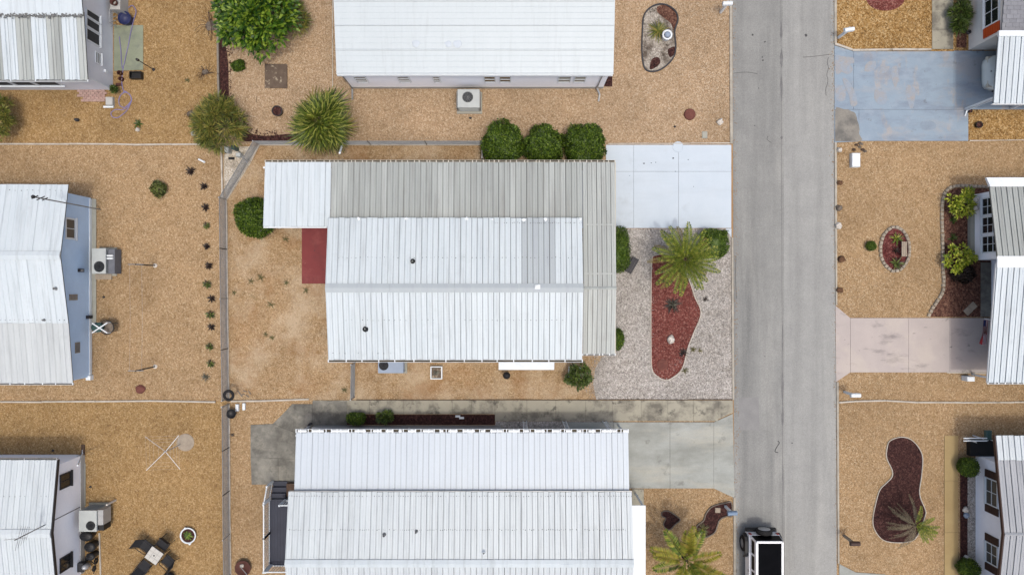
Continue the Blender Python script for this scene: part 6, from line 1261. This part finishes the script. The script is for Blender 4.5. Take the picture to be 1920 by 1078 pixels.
for s in (-1,1):
    for z0, z1, a0, a1 in ((1.16,1.27,.742,.735),(1.66,1.80,.695,.685)):
        MB().add([(s*a0,-.55 if z0 < 1.5 else -.32,z0),(s*a0,1.93 if z0 < 1.5 else 1.88,z0),(s*a1,1.92 if z0 < 1.5 else 1.87,z1),(s*a1,-.5 if z0 < 1.5 else -.3,z1),(s*.64,-.5 if z0 < 1.5 else -.3,z0),(s*.64,1.9,z0),(s*.64,1.86,z1),(s*.64,-.3,z1)], [(0,1,2,3),(4,5,1,0),(3,2,6,7)]).build('side_rail', MT['carwhite'], jp)
MB().ring([(-.675,-.28),(-.62,-.34),(.62,-.34),(.675,-.28),(.675,1.84),(.62,1.90),(-.62,1.90),(-.675,1.84)], .095, 1.78, 1.87).build('roof_frame', MT['carwhite'], jp)
MB().bbox(-.585,-.24,1.78,.585,1.80,1.862,.03).build('roof_panel', MT['softtop'], jp)
MB().add([(-.66,1.905,1.79),(.66,1.905,1.79),(.70,1.965,1.2),(-.70,1.965,1.2),(-.66,1.88,1.79),(.66,1.88,1.79),(.7,1.94,1.2),(-.7,1.94,1.2)], [(3,2,1,0),(4,5,6,7)]).build('rear_window', MT['carglass'], jp)
MB().bbox(-.78,1.97,.44,.78,2.12,.66,.03).build('rear_bumper', MT['black'], jp); MB().bbox(-.8,-2.15,.44,.8,-1.95,.66,.03).build('front_bumper', MT['black'], jp)
for k in range(7): MB().box(-.27+k*.09-.025,-1.985,.72,-.27+k*.09+.025,-1.955,.98).build('grille_slot', MT['black'], jp)
MB().box(-.62,-.75,1.142,.62,-.63,1.18).build('cowl', MT['black'], jp)
sp_ = wheel(jp, 0.0, 2.13, 1.05, .40, .24, 'y', 'rim', 1); q = MB().lathe(0,0,[(.0,.128),(.1,.13),(.3,.124),(.31,.10)],24); q.v = [(a,2.13+c,1.05+b) for a,b,c in q.v]; q.build('wheel_cover', MT['rim'], sp_, True)
MB().box(-.1,1.97,.95,.1,2.06,1.15).build('spare_carrier', MT['black'], jp)
jx = X(1443.5,1.87); jp.location = (jx, Y(1014.5,1.87)-1.9, .012)
# pale sedan nose under the upper right carport
cr_ = thing('parked_car', 'pale saloon car with its nose showing under the upper right carport', 'car', (0,0,0))
def csec(x, hw, z0, z1): return [(x,-hw,z0),(x,-hw,z1*.75),(x,-hw*.86,z1),(x,hw*.86,z1),(x,hw,z1*.75),(x,hw,z0)]
loft([csec(-2.27,.45,.32,.58), csec(-2.2,.66,.27,.66), csec(-2.08,.78,.25,.73), csec(-1.8,.86,.22,.81), csec(-1.0,.89,.22,.95), csec(1.5,.89,.22,.98), csec(2.1,.84,.25,.95), csec(2.25,.7,.35,.8)], 'carsage', 'body', cr_, True)
loft([[(-1.1,-.72,.95),(-1.1,.72,.95),(-.4,.56,1.42),(-.4,-.56,1.42)], [(1.75,-.72,.95),(1.75,.72,.95),(.9,.56,1.42),(.9,-.56,1.42)]], 'carglass', 'cabin_glass', cr_)
MB().bbox(-.45,-.6,1.40,.95,.6,1.46,.03).build('roof', MT['carsage'], cr_)
for s in (-1,1):
    for xx in (-1.4,1.35): wheel(cr_, xx, s*.78, .31, .31, .2, 'y', 'rim', s)
    MB().bbox(-2.2, s*.62-.16, .52, -1.95, s*.62+.16, .68, .02).build('headlight', MT['lamp_amber'], cr_); MB().box(-.75, s*.98-.1, .95, -.62, s*.98+.1, 1.08).build('mirror', MT['black'], cr_)
MB().box(-2.22,-.42,.33,-2.12,.42,.45).build('grille', MT['black'], cr_); MB().blob(-2.05,0,.745,.05,.05,.012,8,5,0,1).build('badge', MT['rim'], cr_)
cr_.location = (X(1847,.6)+2.25, Y(136,.6), .035)

# specks, stains with a shape of their own
m = MB()
for px, py, r in ((1207,307,.05),(1221,306,.03),(1229,305,.03),(1262,297,.05),(1266,322,.03),(1290,300,.03),(1180,330,.02),(1300,350,.025),(606,505,.03),(590,470,.03)): m.blob(*XY(px,py), .042, r, r*.7, .008, 7, 4, .3, px)
tag(m.build('leaf_litter', MT['char']), 'dark leaf specks scattered on the pale driveway and red patio', 'leaves', kind='stuff')
m = MB()
for i in range(420):        # dry leaves and twigs blown about the yards
    px = random.choice([random.uniform(200,410),random.uniform(430,610),random.uniform(680,1360),random.uniform(1575,1760),random.uniform(440,620)]); py = random.uniform(20,260) if px > 650 and px < 1370 else random.uniform(20,1060)
    if 1150 < px < 1370 and py > 240: continue
    x, y = XY(px, py); a = random.uniform(0,6.3); l = random.uniform(.03,.085); w_ = l*random.uniform(.2,.5)
    m.add([(x,y,.015),(x+math.cos(a+.5)*w_,y+math.sin(a+.5)*w_,.035),(x+math.cos(a)*l,y+math.sin(a)*l,.025),(x+math.cos(a-.5)*w_,y+math.sin(a-.5)*w_,.03)], [(0,1,2,3)])
tag(m.build('leaf_litter', MT['lf_dead']), 'dry leaf litter scattered over the gravel yards', 'leaves', kind='stuff')
